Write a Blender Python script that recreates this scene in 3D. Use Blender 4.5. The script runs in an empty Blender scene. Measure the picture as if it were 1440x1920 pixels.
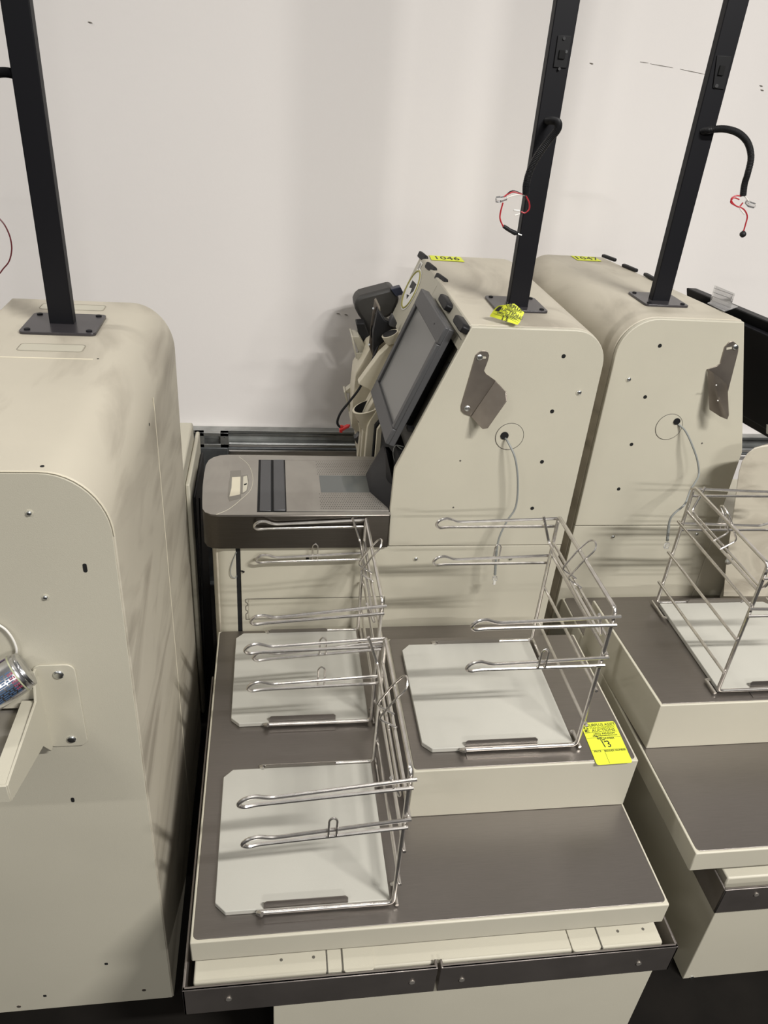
import bpy, bmesh, math, random
from mathutils import Vector, Matrix
random.seed(7)
S = bpy.context.scene
col = S.collection
PI = math.pi

# ------------------------------------------------------------------ camera
F = 1431.15
CAMZ = 1.9
_vy = Vector((510 - 720, 85 - 960)); _vz = Vector((515 - 720, 3350 - 960))
_Y = Vector((_vy.x, _vy.y, F)).normalized()
_Z = -Vector((_vz.x, _vz.y, F)).normalized()
_X = _Y.cross(_Z)
if _X.x < 0: _X = -_X
_X.normalize()
RW = Matrix((_X, _Y, _Z))            # world = RW @ camera-space (x right, y down, z forward)
cam_data = bpy.data.cameras.new('camera'); cam = bpy.data.objects.new('camera', cam_data); col.objects.link(cam)
right = RW @ Vector((1, 0, 0)); down = RW @ Vector((0, 1, 0)); fwd = RW @ Vector((0, 0, 1))
m = Matrix((right, -down, -fwd)).transposed().to_4x4(); m.translation = (0, 0, CAMZ)
cam.matrix_world = m
cam_data.sensor_fit = 'VERTICAL'; cam_data.sensor_height = 36.0; cam_data.lens = F / 1920 * 36.0
cam_data.clip_start = 0.02
S.camera = cam

def at(px, py, axis, val):
    """point where the sight line through a photograph pixel meets the plane x/y/z = val (used to take measurements)"""
    d = RW @ Vector((px - 720, py - 960, F)); o = Vector((0, 0, CAMZ))
    return o + d * ((val - o[axis]) / d[axis])

# ------------------------------------------------------------------ world and lights
w = bpy.data.worlds.new('world'); S.world = w; w.use_nodes = True
bg = w.node_tree.nodes['Background']; bg.inputs[0].default_value = (1.0, 0.965, 0.93, 1); bg.inputs[1].default_value = 0.09

def strip(loc, sx, sy, power, color=(1, 0.975, 0.94), rot=0.0):
    l = bpy.data.lights.new('ceiling_strip_light', 'AREA'); l.shape = 'RECTANGLE'; l.size = sx; l.size_y = sy; l.energy = power; l.color = color
    o = bpy.data.objects.new('ceiling_strip_light', l); col.objects.link(o); o.location = loc; o.rotation_euler = (0, 0, rot)   # hangs level, shines down
    return o
strip((2.1, -1.1, 4.1), 1.2, 0.12, 250)
strip((-2.6, -2.2, 4.8), 1.2, 0.12, 60)
strip((0.5, 0.9, 5.0), 1.2, 0.12, 20)
strip((-3.6, 1.7, 4.8), 1.2, 0.12, 85)
strip((1.8, -6.2, 4.8), 1.8, 0.15, 330)
vs = S.view_settings
vs.view_transform = 'Standard'; vs.look = 'None'; vs.gamma = 1.0; vs.exposure = 0.17; vs.use_curve_mapping = False

# ------------------------------------------------------------------ materials
def mat(name, color, rough=0.5, metal=0.0, noise=0.0, nscale=8.0, dark=None, bump=0.0, bscale=200.0, stretch=None, coat=0.0,
        trans=0.0, smudge=0.0, sscale=3.0, rnoise=0.0, ior=None, alpha=None, spec=None):
    m = bpy.data.materials.new(name); m.use_nodes = True
    nt = m.node_tree; b = nt.nodes['Principled BSDF']
    b.inputs['Base Color'].default_value = (*color, 1); b.inputs['Roughness'].default_value = rough
    b.inputs['Metallic'].default_value = metal
    if spec is not None: b.inputs['Specular IOR Level'].default_value = spec
    if coat: b.inputs['Coat Weight'].default_value = coat
    if trans: b.inputs['Transmission Weight'].default_value = trans
    if ior: b.inputs['IOR'].default_value = ior
    if alpha is not None: b.inputs['Alpha'].default_value = alpha
    if noise or bump or smudge or rnoise:
        tc = nt.nodes.new('ShaderNodeTexCoord'); mp = nt.nodes.new('ShaderNodeMapping')
        nt.links.new(tc.outputs['Object'], mp.inputs['Vector'])
        if stretch: mp.inputs['Scale'].default_value = stretch
        src = None
        if noise:
            n = nt.nodes.new('ShaderNodeTexNoise'); n.inputs['Scale'].default_value = nscale; n.inputs['Detail'].default_value = 6
            nt.links.new(mp.outputs['Vector'], n.inputs['Vector'])
            r = nt.nodes.new('ShaderNodeValToRGB')
            d = dark if dark else tuple(c * (1 - noise) for c in color)
            r.color_ramp.elements[0].position = 0.3; r.color_ramp.elements[0].color = (*d, 1)
            r.color_ramp.elements[1].position = 0.65; r.color_ramp.elements[1].color = (*color, 1)
            nt.links.new(n.outputs['Fac'], r.inputs['Fac']); src = r.outputs['Color']
            nt.links.new(src, b.inputs['Base Color'])
        if smudge:
            n2 = nt.nodes.new('ShaderNodeTexNoise'); n2.inputs['Scale'].default_value = sscale; n2.inputs['Detail'].default_value = 8
            n2.inputs['Distortion'].default_value = 1.2
            mp2 = nt.nodes.new('ShaderNodeMapping'); mp2.inputs['Scale'].default_value = (1.0, 0.45, 1.6)
            nt.links.new(tc.outputs['Object'], mp2.inputs['Vector']); nt.links.new(mp2.outputs['Vector'], n2.inputs['Vector'])
            r2 = nt.nodes.new('ShaderNodeValToRGB')
            r2.color_ramp.elements[0].position = 0.47; r2.color_ramp.elements[0].color = (0, 0, 0, 1)
            r2.color_ramp.elements[1].position = 0.66; r2.color_ramp.elements[1].color = (smudge, smudge, smudge, 1)
            nt.links.new(n2.outputs['Fac'], r2.inputs['Fac'])
            mx = nt.nodes.new('ShaderNodeMix'); mx.data_type = 'RGBA'
            nt.links.new(r2.outputs['Color'], mx.inputs['Factor'])
            if src: nt.links.new(src, mx.inputs['A'])
            else: mx.inputs['A'].default_value = (*color, 1)
            mx.inputs['B'].default_value = (color[0] * .45, color[1] * .42, color[2] * .40, 1)
            nt.links.new(mx.outputs['Result'], b.inputs['Base Color'])
        if rnoise:
            n3 = nt.nodes.new('ShaderNodeTexNoise'); n3.inputs['Scale'].default_value = 5; n3.inputs['Detail'].default_value = 5
            nt.links.new(tc.outputs['Object'], n3.inputs['Vector'])
            mr = nt.nodes.new('ShaderNodeMapRange'); mr.inputs['To Min'].default_value = rough - rnoise; mr.inputs['To Max'].default_value = rough + rnoise
            nt.links.new(n3.outputs['Fac'], mr.inputs['Value']); nt.links.new(mr.outputs['Result'], b.inputs['Roughness'])
        if bump:
            n4 = nt.nodes.new('ShaderNodeTexNoise'); n4.inputs['Scale'].default_value = bscale; n4.inputs['Detail'].default_value = 2
            nt.links.new(mp.outputs['Vector'], n4.inputs['Vector'])
            bp = nt.nodes.new('ShaderNodeBump'); bp.inputs['Strength'].default_value = bump; bp.inputs['Distance'].default_value = 0.002
            nt.links.new(n4.outputs['Fac'], bp.inputs['Height']); nt.links.new(bp.outputs['Normal'], b.inputs['Normal'])
    return m
BEIGE = mat('beige_powder_coat', (0.50, 0.472, 0.382), 0.5, noise=0.07, nscale=3.0, bump=0.12, bscale=900)
BEIGE_D = mat('beige_powder_coat_scuffed', (0.50, 0.46, 0.372), 0.5, noise=0.08, nscale=4.0, smudge=0.62, sscale=4.5, bump=0.12, bscale=900)
CREAM = mat('cream_moulded_plastic', (0.62, 0.57, 0.44), 0.45, noise=0.05)
WALL = mat('white_painted_wall', (0.80, 0.765, 0.735), 0.75, noise=0.035, nscale=1.3, bump=0.15, bscale=60)
FLOOR = mat('dark_concrete', (0.0075, 0.0062, 0.005), 0.8, spec=0.12, noise=0.5, nscale=6, bump=0.2, bscale=40)
STEEL = mat('brushed_steel', (0.27, 0.248, 0.228), 0.36, 0.95, noise=0.08, nscale=30, stretch=(0.6, 30, 30), bump=0.06, bscale=160, rnoise=0.04)
STEEL_F = mat('shaded_brushed_steel', (0.13, 0.118, 0.105), 0.32, 1.0, noise=0.1, nscale=20, stretch=(0.6, 30, 30))  # upright bed faces: reflection of the dark room is put into the base colour
STEEL_L = mat('worn_steel', (0.42, 0.395, 0.355), 0.46, 0.75, noise=0.14, nscale=9, smudge=0.25, sscale=6, rnoise=0.08)
STEEL_B = mat('steel_bumper', (0.30, 0.27, 0.25), 0.42, 0.9, noise=0.15, nscale=10, rnoise=0.06)
BRKT = mat('tarnished_steel', (0.42, 0.37, 0.32), 0.34, 0.85, noise=0.40, nscale=9, rnoise=0.08)
WIRE = mat('chrome_wire', (0.74, 0.71, 0.67), 0.27, 0.94, noise=0.2, nscale=40)
BOLT = mat('zinc_bolt', (0.68, 0.70, 0.70), 0.28, 1.0)
GALV = mat('galvanised_steel', (0.44, 0.45, 0.44), 0.42, 0.9, noise=0.35, nscale=14)
GALV_D = mat('weathered_galvanised', (0.16, 0.17, 0.175), 0.5, 0.7, noise=0.4, nscale=18)
BOARD = mat('white_polyethylene', (0.445, 0.435, 0.388), 0.45, noise=0.05, nscale=7, bump=0.1, bscale=500)
BLACK = mat('black_paint', (0.006, 0.006, 0.008), 0.5, spec=0.25)
BLACKP = mat('black_plastic', (0.009, 0.009, 0.010), 0.5, spec=0.3)
READER = mat('reader_shell', (0.035, 0.033, 0.030), 0.5)
DGREY = mat('dark_grey_plastic', (0.062, 0.062, 0.064), 0.45, bump=0.1, bscale=700)
PLATE = mat('dark_base_plate', (0.05, 0.046, 0.05), 0.28, 0.3)
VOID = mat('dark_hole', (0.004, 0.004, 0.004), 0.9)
SEAM_L = mat('faint_seam', (0.27, 0.25, 0.20), 0.7)
SEAM = mat('seam_shadow_gap', (0.10, 0.092, 0.075), 0.8)
SCREEN = mat('touchscreen_glass', (0.16, 0.16, 0.153), 0.28)
GLASS = mat('scanner_glass', (0.10, 0.105, 0.10), 0.06, 0.0)
MESHM = mat('perforated_steel', (0.36, 0.34, 0.31), 0.4, 0.9)
YEL = mat('yellow_paper', (0.66, 0.72, 0.045), 0.6)
INK = mat('black_ink', (0.02, 0.02, 0.02), 0.6)
INKO = mat('olive_ink', (0.22, 0.24, 0.02), 0.6)
RED = mat('red_wire', (0.42, 0.02, 0.03), 0.4)
REDP = mat('red_plastic', (0.55, 0.03, 0.03), 0.35)
GREYC = mat('grey_cable', (0.23, 0.24, 0.23), 0.45)
WHITEC = mat('white_cable', (0.75, 0.73, 0.68), 0.4)
CLEAR = mat('clear_plastic', (0.9, 0.9, 0.9), 0.08, trans=0.9, ior=1.4)
WHITE = mat('white_sticker', (0.85, 0.84, 0.80), 0.5)
GOLD = mat('olive_gold_print', (0.36, 0.33, 0.08), 0.5)
STICK = mat('grey_sticker_residue', (0.19, 0.175, 0.15), 0.7)
ALU = mat('aluminium_can', (0.62, 0.62, 0.63), 0.25, 1.0)
BLUEP = mat('blue_print', (0.05, 0.09, 0.16), 0.4)
PURP = mat('dark_purple_print', (0.05, 0.015, 0.09), 0.4)
REDB = mat('red_print', (0.26, 0.05, 0.09), 0.4)
LIMEP = mat('pale_lime_print', (0.36, 0.37, 0.24), 0.4)

# ------------------------------------------------------------------ helpers
ORG = {}
def root(name, loc, label, cat, group=None):
    o = bpy.data.objects.new(name, None); col.objects.link(o); o.location = loc; o.empty_display_size = 0.05
    o['label'] = label; o['category'] = cat
    if group: o['group'] = group
    ORG[o.name] = Vector(loc)
    return o
def tag(o, label, cat, group=None):
    o['label'] = label; o['category'] = cat
    if group: o['group'] = group
    return o
def lab(o, t): o['label'] = t; return o

class MB:
    def __init__(s): s.v = []; s.f = []
    def add(s, vs, fs):
        k = len(s.v); s.v += [Vector(v) for v in vs]; s.f += [tuple(i + k for i in f) for f in fs]; return s
    def box(s, a, b):
        x0, y0, z0 = (min(a[i], b[i]) for i in range(3)); x1, y1, z1 = (max(a[i], b[i]) for i in range(3))
        return s.add([(x0, y0, z0), (x1, y0, z0), (x1, y1, z0), (x0, y1, z0), (x0, y0, z1), (x1, y0, z1), (x1, y1, z1), (x0, y1, z1)],
                     [(0, 3, 2, 1), (4, 5, 6, 7), (0, 1, 5, 4), (1, 2, 6, 5), (2, 3, 7, 6), (3, 0, 4, 7)])
    def prism(s, pts, vec):
        """closed outline of 3d points swept along vec"""
        n = len(pts); vec = Vector(vec); P = [Vector(p) for p in pts]
        nrm = Vector((0, 0, 0))
        for i in range(n): nrm += P[i].cross(P[(i + 1) % n])
        if nrm.dot(vec) > 0: P.reverse()
        vs = P + [p + vec for p in P]
        fs = [tuple(range(n)), tuple(range(2 * n - 1, n - 1, -1))] + [(i, i + n, (i + 1) % n + n, (i + 1) % n) for i in range(n)]
        return s.add(vs, fs)
    def xz(s, pts, y0, y1, dx=0.0, dy=None):
        return s.prism([(p[0], y0, p[1]) for p in pts], (dx, y1 - y0, 0))
    def xy(s, pts, z0, z1): return s.prism([(p[0], p[1], z0) for p in pts], (0, 0, z1 - z0))
    def yz(s, pts, x0, x1): return s.prism([(x0, p[0], p[1]) for p in pts], (x1 - x0, 0, 0))
    def tube(s, path, r, n=10, rr=None, cap=True):
        P = [Vector(p) for p in path]; N = len(P); rings = []
        t0 = (P[1] - P[0]).normalized(); up = Vector((0, 0, 1)) if abs(t0.z) < 0.9 else Vector((1, 0, 0))
        u = t0.cross(up).normalized()
        for i in range(N):
            t = (P[min(i + 1, N - 1)] - P[max(i - 1, 0)])
            t = t.normalized() if t.length > 1e-9 else t0
            u = (u - t * u.dot(t)).normalized(); v = t.cross(u)
            R = rr[i] if rr else r
            rings.append([P[i] + (u * math.cos(2 * PI * k / n) + v * math.sin(2 * PI * k / n)) * R for k in range(n)])
        vs = [p for rg in rings for p in rg]
        fs = [(i * n + k, i * n + (k + 1) % n, (i + 1) * n + (k + 1) % n, (i + 1) * n + k) for i in range(N - 1) for k in range(n)]
        if cap: fs += [tuple(range(n - 1, -1, -1)), tuple((N - 1) * n + k for k in range(n))]
        return s.add(vs, fs)
    def cyl(s, a, b, r, n=20, r2=None):
        return s.tube([a, b], r, n, rr=[r, r2 if r2 is not None else r])
    def build(s, name, m, parent=None, bevel=0.0, smooth=40, seg=2, topo=None):
        me = bpy.data.meshes.new(name)
        org = Vector((0, 0, 0))
        p = parent
        while p is not None and p.parent is not None: p = p.parent
        if p is not None: org = ORG.get(p.name, org)
        me.from_pydata([tuple(v - org) for v in s.v], [], s.f); me.update()
        bm = bmesh.new(); bm.from_mesh(me); bmesh.ops.recalc_face_normals(bm, faces=bm.faces); bm.to_mesh(me); bm.free()
        for pl in me.polygons: pl.use_smooth = True
        me.set_sharp_from_angle(angle=math.radians(smooth))
        if m: me.materials.append(m)
        o = bpy.data.objects.new(name, me); col.objects.link(o)
        if parent is not None: o.parent = parent
        if bevel:
            b = o.modifiers.new('bevel', 'BEVEL'); b.width = bevel; b.segments = seg; b.limit_method = 'ANGLE'; b.angle_limit = math.radians(35)
            b.harden_normals = False
        return o

def fillet(pts, r, n=5):
    P = [Vector(p) for p in pts]; out = [P[0]]
    for i in range(1, len(P) - 1):
        a, b, c = P[i - 1], P[i], P[i + 1]
        ra = min(r, (a - b).length * 0.45, (c - b).length * 0.45)
        p0 = b + (a - b).normalized() * ra; p1 = b + (c - b).normalized() * ra
        for k in range(n + 1):
            t = k / n; out.append(p0 * (1 - t) ** 2 + b * 2 * t * (1 - t) + p1 * t * t)
    out.append(P[-1]); return out
def spline(pts, n=8):
    P = [Vector(p) for p in pts]; P = [P[0] * 2 - P[1]] + P + [P[-1] * 2 - P[-2]]; out = []
    for i in range(1, len(P) - 2):
        for k in range(n):
            t = k / n; a, b, c, d = P[i - 1:i + 3]
            out.append(0.5 * ((2 * b) + (c - a) * t + (2 * a - 5 * b + 4 * c - d) * t * t + (3 * b - a - 3 * c + d) * t ** 3))
    out.append(P[-2]); return out
def arc(cx, cy, r, a0, a1, n=8): return [(cx + r * math.cos(math.radians(a0 + (a1 - a0) * k / n)), cy + r * math.sin(math.radians(a0 + (a1 - a0) * k / n))) for k in range(n + 1)]
def rrect(x0, y0, x1, y1, r, n=4):
    return arc(x1 - r, y1 - r, r, 0, 90, n) + arc(x0 + r, y1 - r, r, 90, 180, n) + arc(x0 + r, y0 + r, r, 180, 270, n) + arc(x1 - r, y0 + r, r, 270, 360, n)

def text(name, body, size, m, parent, origin, ux, uy, depth=0.0003, align='CENTER', width=1.0, font_shear=0.0):
    """flat lettering: ux / uy are the reading direction and the upward direction of the letters"""
    cu = bpy.data.curves.new(name, 'FONT'); cu.body = body; cu.size = size; cu.align_x = align; cu.align_y = 'CENTER'; cu.extrude = depth; cu.shear = font_shear
    cu.resolution_u = 2
    tmp = bpy.data.objects.new('tmp', cu); col.objects.link(tmp)
    dg = bpy.context.evaluated_depsgraph_get()
    me = bpy.data.meshes.new_from_object(tmp.evaluated_get(dg)); bpy.data.objects.remove(tmp)
    ux = Vector(ux).normalized(); uy = Vector(uy).normalized(); uz = ux.cross(uy)
    M = Matrix((ux * width, uy, uz)).transposed().to_4x4(); M.translation = Vector(origin)
    p = parent
    while p.parent is not None: p = p.parent
    M.translation -= ORG.get(p.name, Vector((0, 0, 0)))
    me.transform(M); me.materials.clear(); me.materials.append(m); me.name = name
    o = bpy.data.objects.new(name, me); col.objects.link(o); o.parent = parent
    return o

def disc(name, m, parent, c, n, r, th=0.0012, seg=20):
    c = Vector(c); n = Vector(n).normalized()
    return MB().cyl(c - n * 0.001, c + n * th, r, seg).build(name, m, parent)
def socket_bolt(parent, c, n, r=0.006, name='bolt', m=None):
    c = Vector(c); n = Vector(n).normalized()
    b = MB(); b.tube([c - n * .001, c + n * .0015, c + n * .003, c + n * .0035], r, 16, rr=[r * 1.25, r * 1.25, r, r * .7])
    o = b.build(name, m or BOLT, parent)
    return o
def ring_screw(parent, c, n, r=0.008):
    """countersunk screw sitting in a dimple"""
    c = Vector(c); n = Vector(n).normalized()
    b = MB(); b.tube([c - n * .001, c + n * .0008], r, 20)
    o = b.build('screw_dimple', BEIGE, parent)
    return socket_bolt(parent, c + n * .0004, n, r * .55, 'screw')

# ------------------------------------------------------------------ the setting
def struct(o): o['kind'] = 'structure'; return o
struct(MB().box((-9, -14, -0.1), (10, 2.66, 0)).build('floor', FLOOR))
struct(MB().box((-9, 2.65, 0), (10, 2.75, 5.6)).build('wall_back', WALL))
# pencil and scuff marks on the wall
rs = root('wall_scuff_mark', at(1262, 127, 1, 2.65), 'thin dark broken scuff line high on white wall between right-hand poles', 'scuff mark')
for i, (a, b_) in enumerate([((1200, 116), (1216, 118)), ((1219, 119.5), (1262, 127)), ((1275, 129.5), (1323, 139.5))]):
    A = at(*a, 1, 2.6495); B = at(*b_, 1, 2.6495)
    MB().tube([A, (A + B) / 2, B], 0.0008, 6, rr=[0.0004, 0.0009, 0.0004]).build('mark', STICK, rs)
for (x, y), where in [((1109, 119), 'small grey scuff on the wall between the middle and right poles'), ((1427, 161), 'upper of two small grey scuffs near right edge of wall'),
               ((1429, 169), 'lower of two small grey scuffs near right edge of wall'), ((169, 42), 'tiny grey spot on wall right of the left pole'),
               ((634, 588), 'left one of two dark dents on wall beside black card reader'), ((649, 590), 'right one of two dark dents on wall beside black card reader')]:
    A = at(x, y, 1, 2.6495)
    o = MB().tube([A + Vector((-.006, 0, .001)), A, A + Vector((.006, 0, -.001))], .002, 6, rr=[.0008, .0022, .0008]).build('wall_mark', STICK)
    tag(o, where, 'wall mark', 'small marks on the white wall')

# galvanised strut rail along the wall, with its bracket and post
rl = root('wall_rail', (0, 2.62, 0.64), 'galvanised steel channel rail running along lower white wall behind machines', 'rail')
zb, zt = 0.612, 0.672
prof = [(2.648, zt), (2.612, zt), (2.612, zt - .010), (2.640, zt - .010), (2.640, zb + .012), (2.612, zb + .012), (2.606, zb + .006), (2.612, zb), (2.648, zb)]
MB().yz(prof, -2.5, 3.2).build('channel', GALV, rl, bevel=.001)
MB().box((-2.5, 2.634, zb + .026), (3.2, 2.641, zb + .036)).build('channel_rib', GALV, rl, bevel=.002)
MB().tube([(-2.5, 2.602, zb - .008), (3.2, 2.602, zb - .008)], .006, 10).build('lower_lip', GALV_D, rl)
rb = MB(); x0, x1 = -0.281, -0.160
rb.box((x0, 2.585, .615), (x0 + .033, 2.606, .674)).box((x1 - .030, 2.585, .615), (x1, 2.606, .674)).box((x0, 2.585, .660), (x1, 2.606, .674)).box((x0, 2.585, .615), (x1, 2.606, .628))
rb.build('rail_bracket', GALV, rl, bevel=.001)
for sx in (x0 + .015, x1 - .015):
    for sz in (.630, .658): MB().cyl((sx, 2.586, sz), (sx, 2.583, sz), .0025, 8).build('rivet', GALV_D, rl)
po = root('rail_post', (-0.22, 2.61, 0), 'dark weathered steel post standing under wall rail bracket behind scanner', 'post')
MB().box((x0 + .004, 2.585, 0), (x1 - .003, 2.640, .614)).build('upright', GALV_D, po, bevel=.003)
MB().box((x0 - .02, 2.56, 0), (x1 + .02, 2.645, .008)).build('base_plate', GALV_D, po)

# ------------------------------------------------------------------ self-checkout kiosks
def kiosk_profile(back, front, sgn, r=0.085, zlow=0.0, inset=0.0, ztop=1.376, zknee=1.0, front_low=None, zstep=None):
    """side outline in x,z.  sgn = +1: back to the right (front faces left); -1 mirrored."""
    pts = []
    pts.append((back, zlow))
    if sgn > 0: pts += arc(back - r, ztop - r, r, 0, 90, 10)
    else: pts += arc(back + r, ztop - r, r, 180, 90, 10)
    pts.append((front, ztop))
    return pts

def pole(parent, x0, x1, y0, y1, zb, ztop=2.75, plate=None):
    p = MB().box((x0, y0, zb), (x1, y1, ztop)).build('pole', BLACK, parent, bevel=.002)
    px0, px1, py0, py1 = plate
    MB().xy(rrect(px0, py0, px1, py1, .010), zb, zb + .006).build('base_plate', PLATE, p, bevel=.001)
    for bx in (px0 + .014, px1 - .014):
        for by in (py0 + .014, py1 - .014):
            MB().tube([(bx, by, zb + .005), (bx, by, zb + .008), (bx, by, zb + .009)], .006, 14, rr=[.006, .006, .004]).build('plate_bolt', BLACK, p)
    return p
def conduit(parent, path, r=.0085):
    P = spline(path, 22); L = 0; rr = []
    for i, q in enumerate(P):
        if i: L += (P[i] - P[i - 1]).length
        rr.append(r * (1.0 if (i % 2) else 0.86))
    return MB().tube(P, r, 12, rr=rr).build('corrugated_conduit', BLACKP, parent)

# ---- middle kiosk ---------------------------------------------------------
YM = 1.697; YF = 2.412
mk = root('self_checkout_kiosk', (0.3, 2.05, 0), 'middle beige self-checkout kiosk with grey touchscreen and steel scanner bed', 'checkout machine', 'self-checkout kiosks')
BK = 0.800
top_arc = arc(BK - .085, 1.376 - .085, .085, 0, 90, 10)
# rear shell, set 3 mm inside the side panel
shell = [(BK, 0.05), (BK, 1.0)] + [(p[0], p[1]) for p in top_arc] + [(0.459, 1.376), (0.452, 1.360), (0.470, 1.335), (0.350, 1.03), (0.335, 0.86), (0.315, 0.765), (0.315, 0.05)]
MB().xz(shell, YM + .016, YF).build('cabinet_shell', BEIGE_D, mk, bevel=.002)
side = [(BK - .001, .765), (BK - .001, 1.0)] + [(p[0] - .001, p[1] - .001) for p in top_arc] + [(0.458, 1.3745), (0.307, 1.0), (0.305, .88), (.309, .765)]
MB().xz(side, YM, YM + .014).build('side_panel', BEIGE, mk, bevel=.0022)
MB().xz([(BK - .002, .05), (BK - .002, .7625), (-.085, .7625), (-.085, .05)], YM + .001, YM + .014).build('lower_side_panel', BEIGE, mk, bevel=.0012)
MB().box((-.15, YM + .010, .05), (.32, 2.02, .765)).build('lower_cabinet', BEIGE_D, mk, bevel=.004)
MB().xy(arc(-.120, YM + .042, .040, 180, 270, 6) + [(-.097, YM + .002), (-.097, YM + .10), (-.160, YM + .10)], .05, .764).build('front_pillar', BEIGE, mk, bevel=.001)
MB().box((-.0965, YM + .004, .05), (-.0855, YM + .012, .765)).build('door_gap', VOID, mk)
MB().tube(spline([(-.095, YM, .75), (-.106, YM - .002, .72), (-.112, YM - .003, .69), (-.108, YM - .003, .672), (-.098, YM - .002, .668), (-.096, YM, .674)], 5), .0012, 6).build('loose_wire', GREYC, mk)
MB().cyl((-.084, YM + .003, .688), (-.076, YM - .004, .688), .0025, 8).build('latch_pin', BLACKP, mk)
# access cover outlined on the lower panel
seam = MB()
def seam_line(mb, pts, y, t=.0012):
    for a, b_ in zip(pts, pts[1:]): mb.tube([(a[0], y, a[1]), (b_[0], y, b_[1])], t, 6)
ca, cb, cc, cd = -.074, .312, .523, .594
notch = [(ca, cd - .001), (ca, .583), (ca + .005, .580), (ca + .005, .572), (ca, .569), (ca, .556), (ca + .005, .553), (ca + .005, .545), (ca, .542), (ca, cc)]
seam_line(seam, [(cb - .004, cd), (ca + .003, cd)] + notch + [(ca + .003, cc), (cb, cc), (cb, cd)], YM + .0005, .0009)
seam.build('access_cover_seam', SEAM, mk)
MB().xz(rrect(ca + .008, cc + .002, cb - .002, cd - .002, .003), YM - .0005, YM + .002).build('access_cover', BEIGE, mk)
disc('bolt_hole', VOID, mk, (.285, YM, .554), (0, -1, 0), .0018, .001)
# the rear: holes, dimpled screws
for hx, hz in [(.694, 1.311), (.693, 1.167), (.693, 1.025), (.692, .884)]:
    disc('bolt_hole', VOID, mk, (hx, YM, hz), (0, -1, 0), .0052, .0006)
for hx, hz in [(.475, 1.026), (.474, .887)]: disc('bolt_hole', SEAM, mk, (hx, YM, hz), (0, -1, 0), .0025, .0006, 10)
ring_screw(mk, (.753, YM, 1.219), (0, -1, 0), .0085)
for hx, hz in [(.389, .722), (.658, .720)]: ring_screw(mk, (hx, YM + .001, hz), (0, -1, 0), .008)
MB().xz(rrect(.088, .718, .096, .733, .0035), YM - .0004, YM + .002).build('key_slot', VOID, mk)
# cable with its round cover
cv = MB().cyl((.594, YM + .002, 1.096), (.594, YM - .0012, 1.096), .036, 48)
cv.build('grommet_cover', BEIGE, mk, bevel=.0006)
rg = MB(); rg.tube([(.594 + .0365 * math.cos(a), YM - .0001, 1.096 + .0365 * math.sin(a)) for a in [2 * PI * k / 48 for k in range(49)]], .0011, 6); rg.build('cover_seam', SEAM, mk)
disc('cable_hole', VOID, mk, at(946, 817, 1, YM - .002), (0, -1, 0), .0105, .0012)
q = [(946, 820, YM + .002), (953, 830, 1.68), (966, 860, 1.66), (971, 905, 1.655), (967, 950, 1.655), (950, 978, 1.65), (936, 1008, 1.645), (931, 1035, 1.64)]
cb_ = MB().tube(spline([at(a, b_, 1, y) for a, b_, y in q], 8), .0026, 8).build('grey_cable', GREYC, mk)
bt = [at(931, 1030, 1, 1.641), at(929, 1050, 1, 1.64), at(928, 1078, 1, 1.64)]
n_ = 19
MB().tube([bt[0].lerp(bt[2], k / (n_ - 1)) for k in range(n_)], .004, 8, rr=[.0042 if k % 2 else .0032 for k in range(n_)]).build('strain_relief', GREYC, cb_)
A = at(928, 1085, 1, 1.64)
MB().box(A + Vector((-.006, -.004, -.004)), A + Vector((.006, .004, .006))).build('plug_collar', CLEAR, cb_)
MB().box(A + Vector((-.0035, -.003, -.020)), A + Vector((.0035, .003, -.003))).build('plug_tip', WHITEC, cb_, bevel=.001)

def L_bracket(parent, x_of, y, sgn):
    """polished sheet-steel bracket: flat plate on the side panel with a flange folded out"""
    P = [(.483, 1.316), (.489, 1.319), (.497, 1.3195), (.505, 1.316), (.509, 1.308), (.508, 1.296), (.502, 1.270), (.508, 1.262), (.535, 1.245), (.487, 1.150), (.468, 1.157), (.4595, 1.165), (.457, 1.178), (.476, 1.308)]
    P = [(x_of(a), b_) for a, b_ in P]
    pl = MB().xz(P, y - .003, y).build('steel_bracket', BRKT, parent, bevel=.0008)
    A = Vector((x_of(.535), y - .003, 1.245)); B = Vector((x_of(.487), y - .003, 1.150))
    o1 = Vector((sgn * .030, -.040, -.023)); o2 = Vector((sgn * .028, -.046, -.020))
    fl = [A, A + o1 * .72 , A + o1 * .98 + (B - A) * .14, B + o2 * .98 + (A - B) * .10, B + o2 * .80, B]
    nn = (B - A).cross(o1).normalized()
    MB().prism(fl, nn * .003).build('flange', BRKT, pl, bevel=.0008)
    socket_bolt(pl, (x_of(.486), y - .003, 1.303), (0, -1, 0), .006)
    MB().xz(rrect(min(x_of(.490), x_of(.502)), 1.300, max(x_of(.490), x_of(.502)), 1.3055, .0026), y - .0034, y - .002).build('adjusting_slot', BEIGE, pl)
    socket_bolt(pl, (x_of(.473), y - .003, 1.172), (0, -1, 0), .006)
    return pl
L_bracket(mk, lambda x: x, YM, 1)

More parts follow.
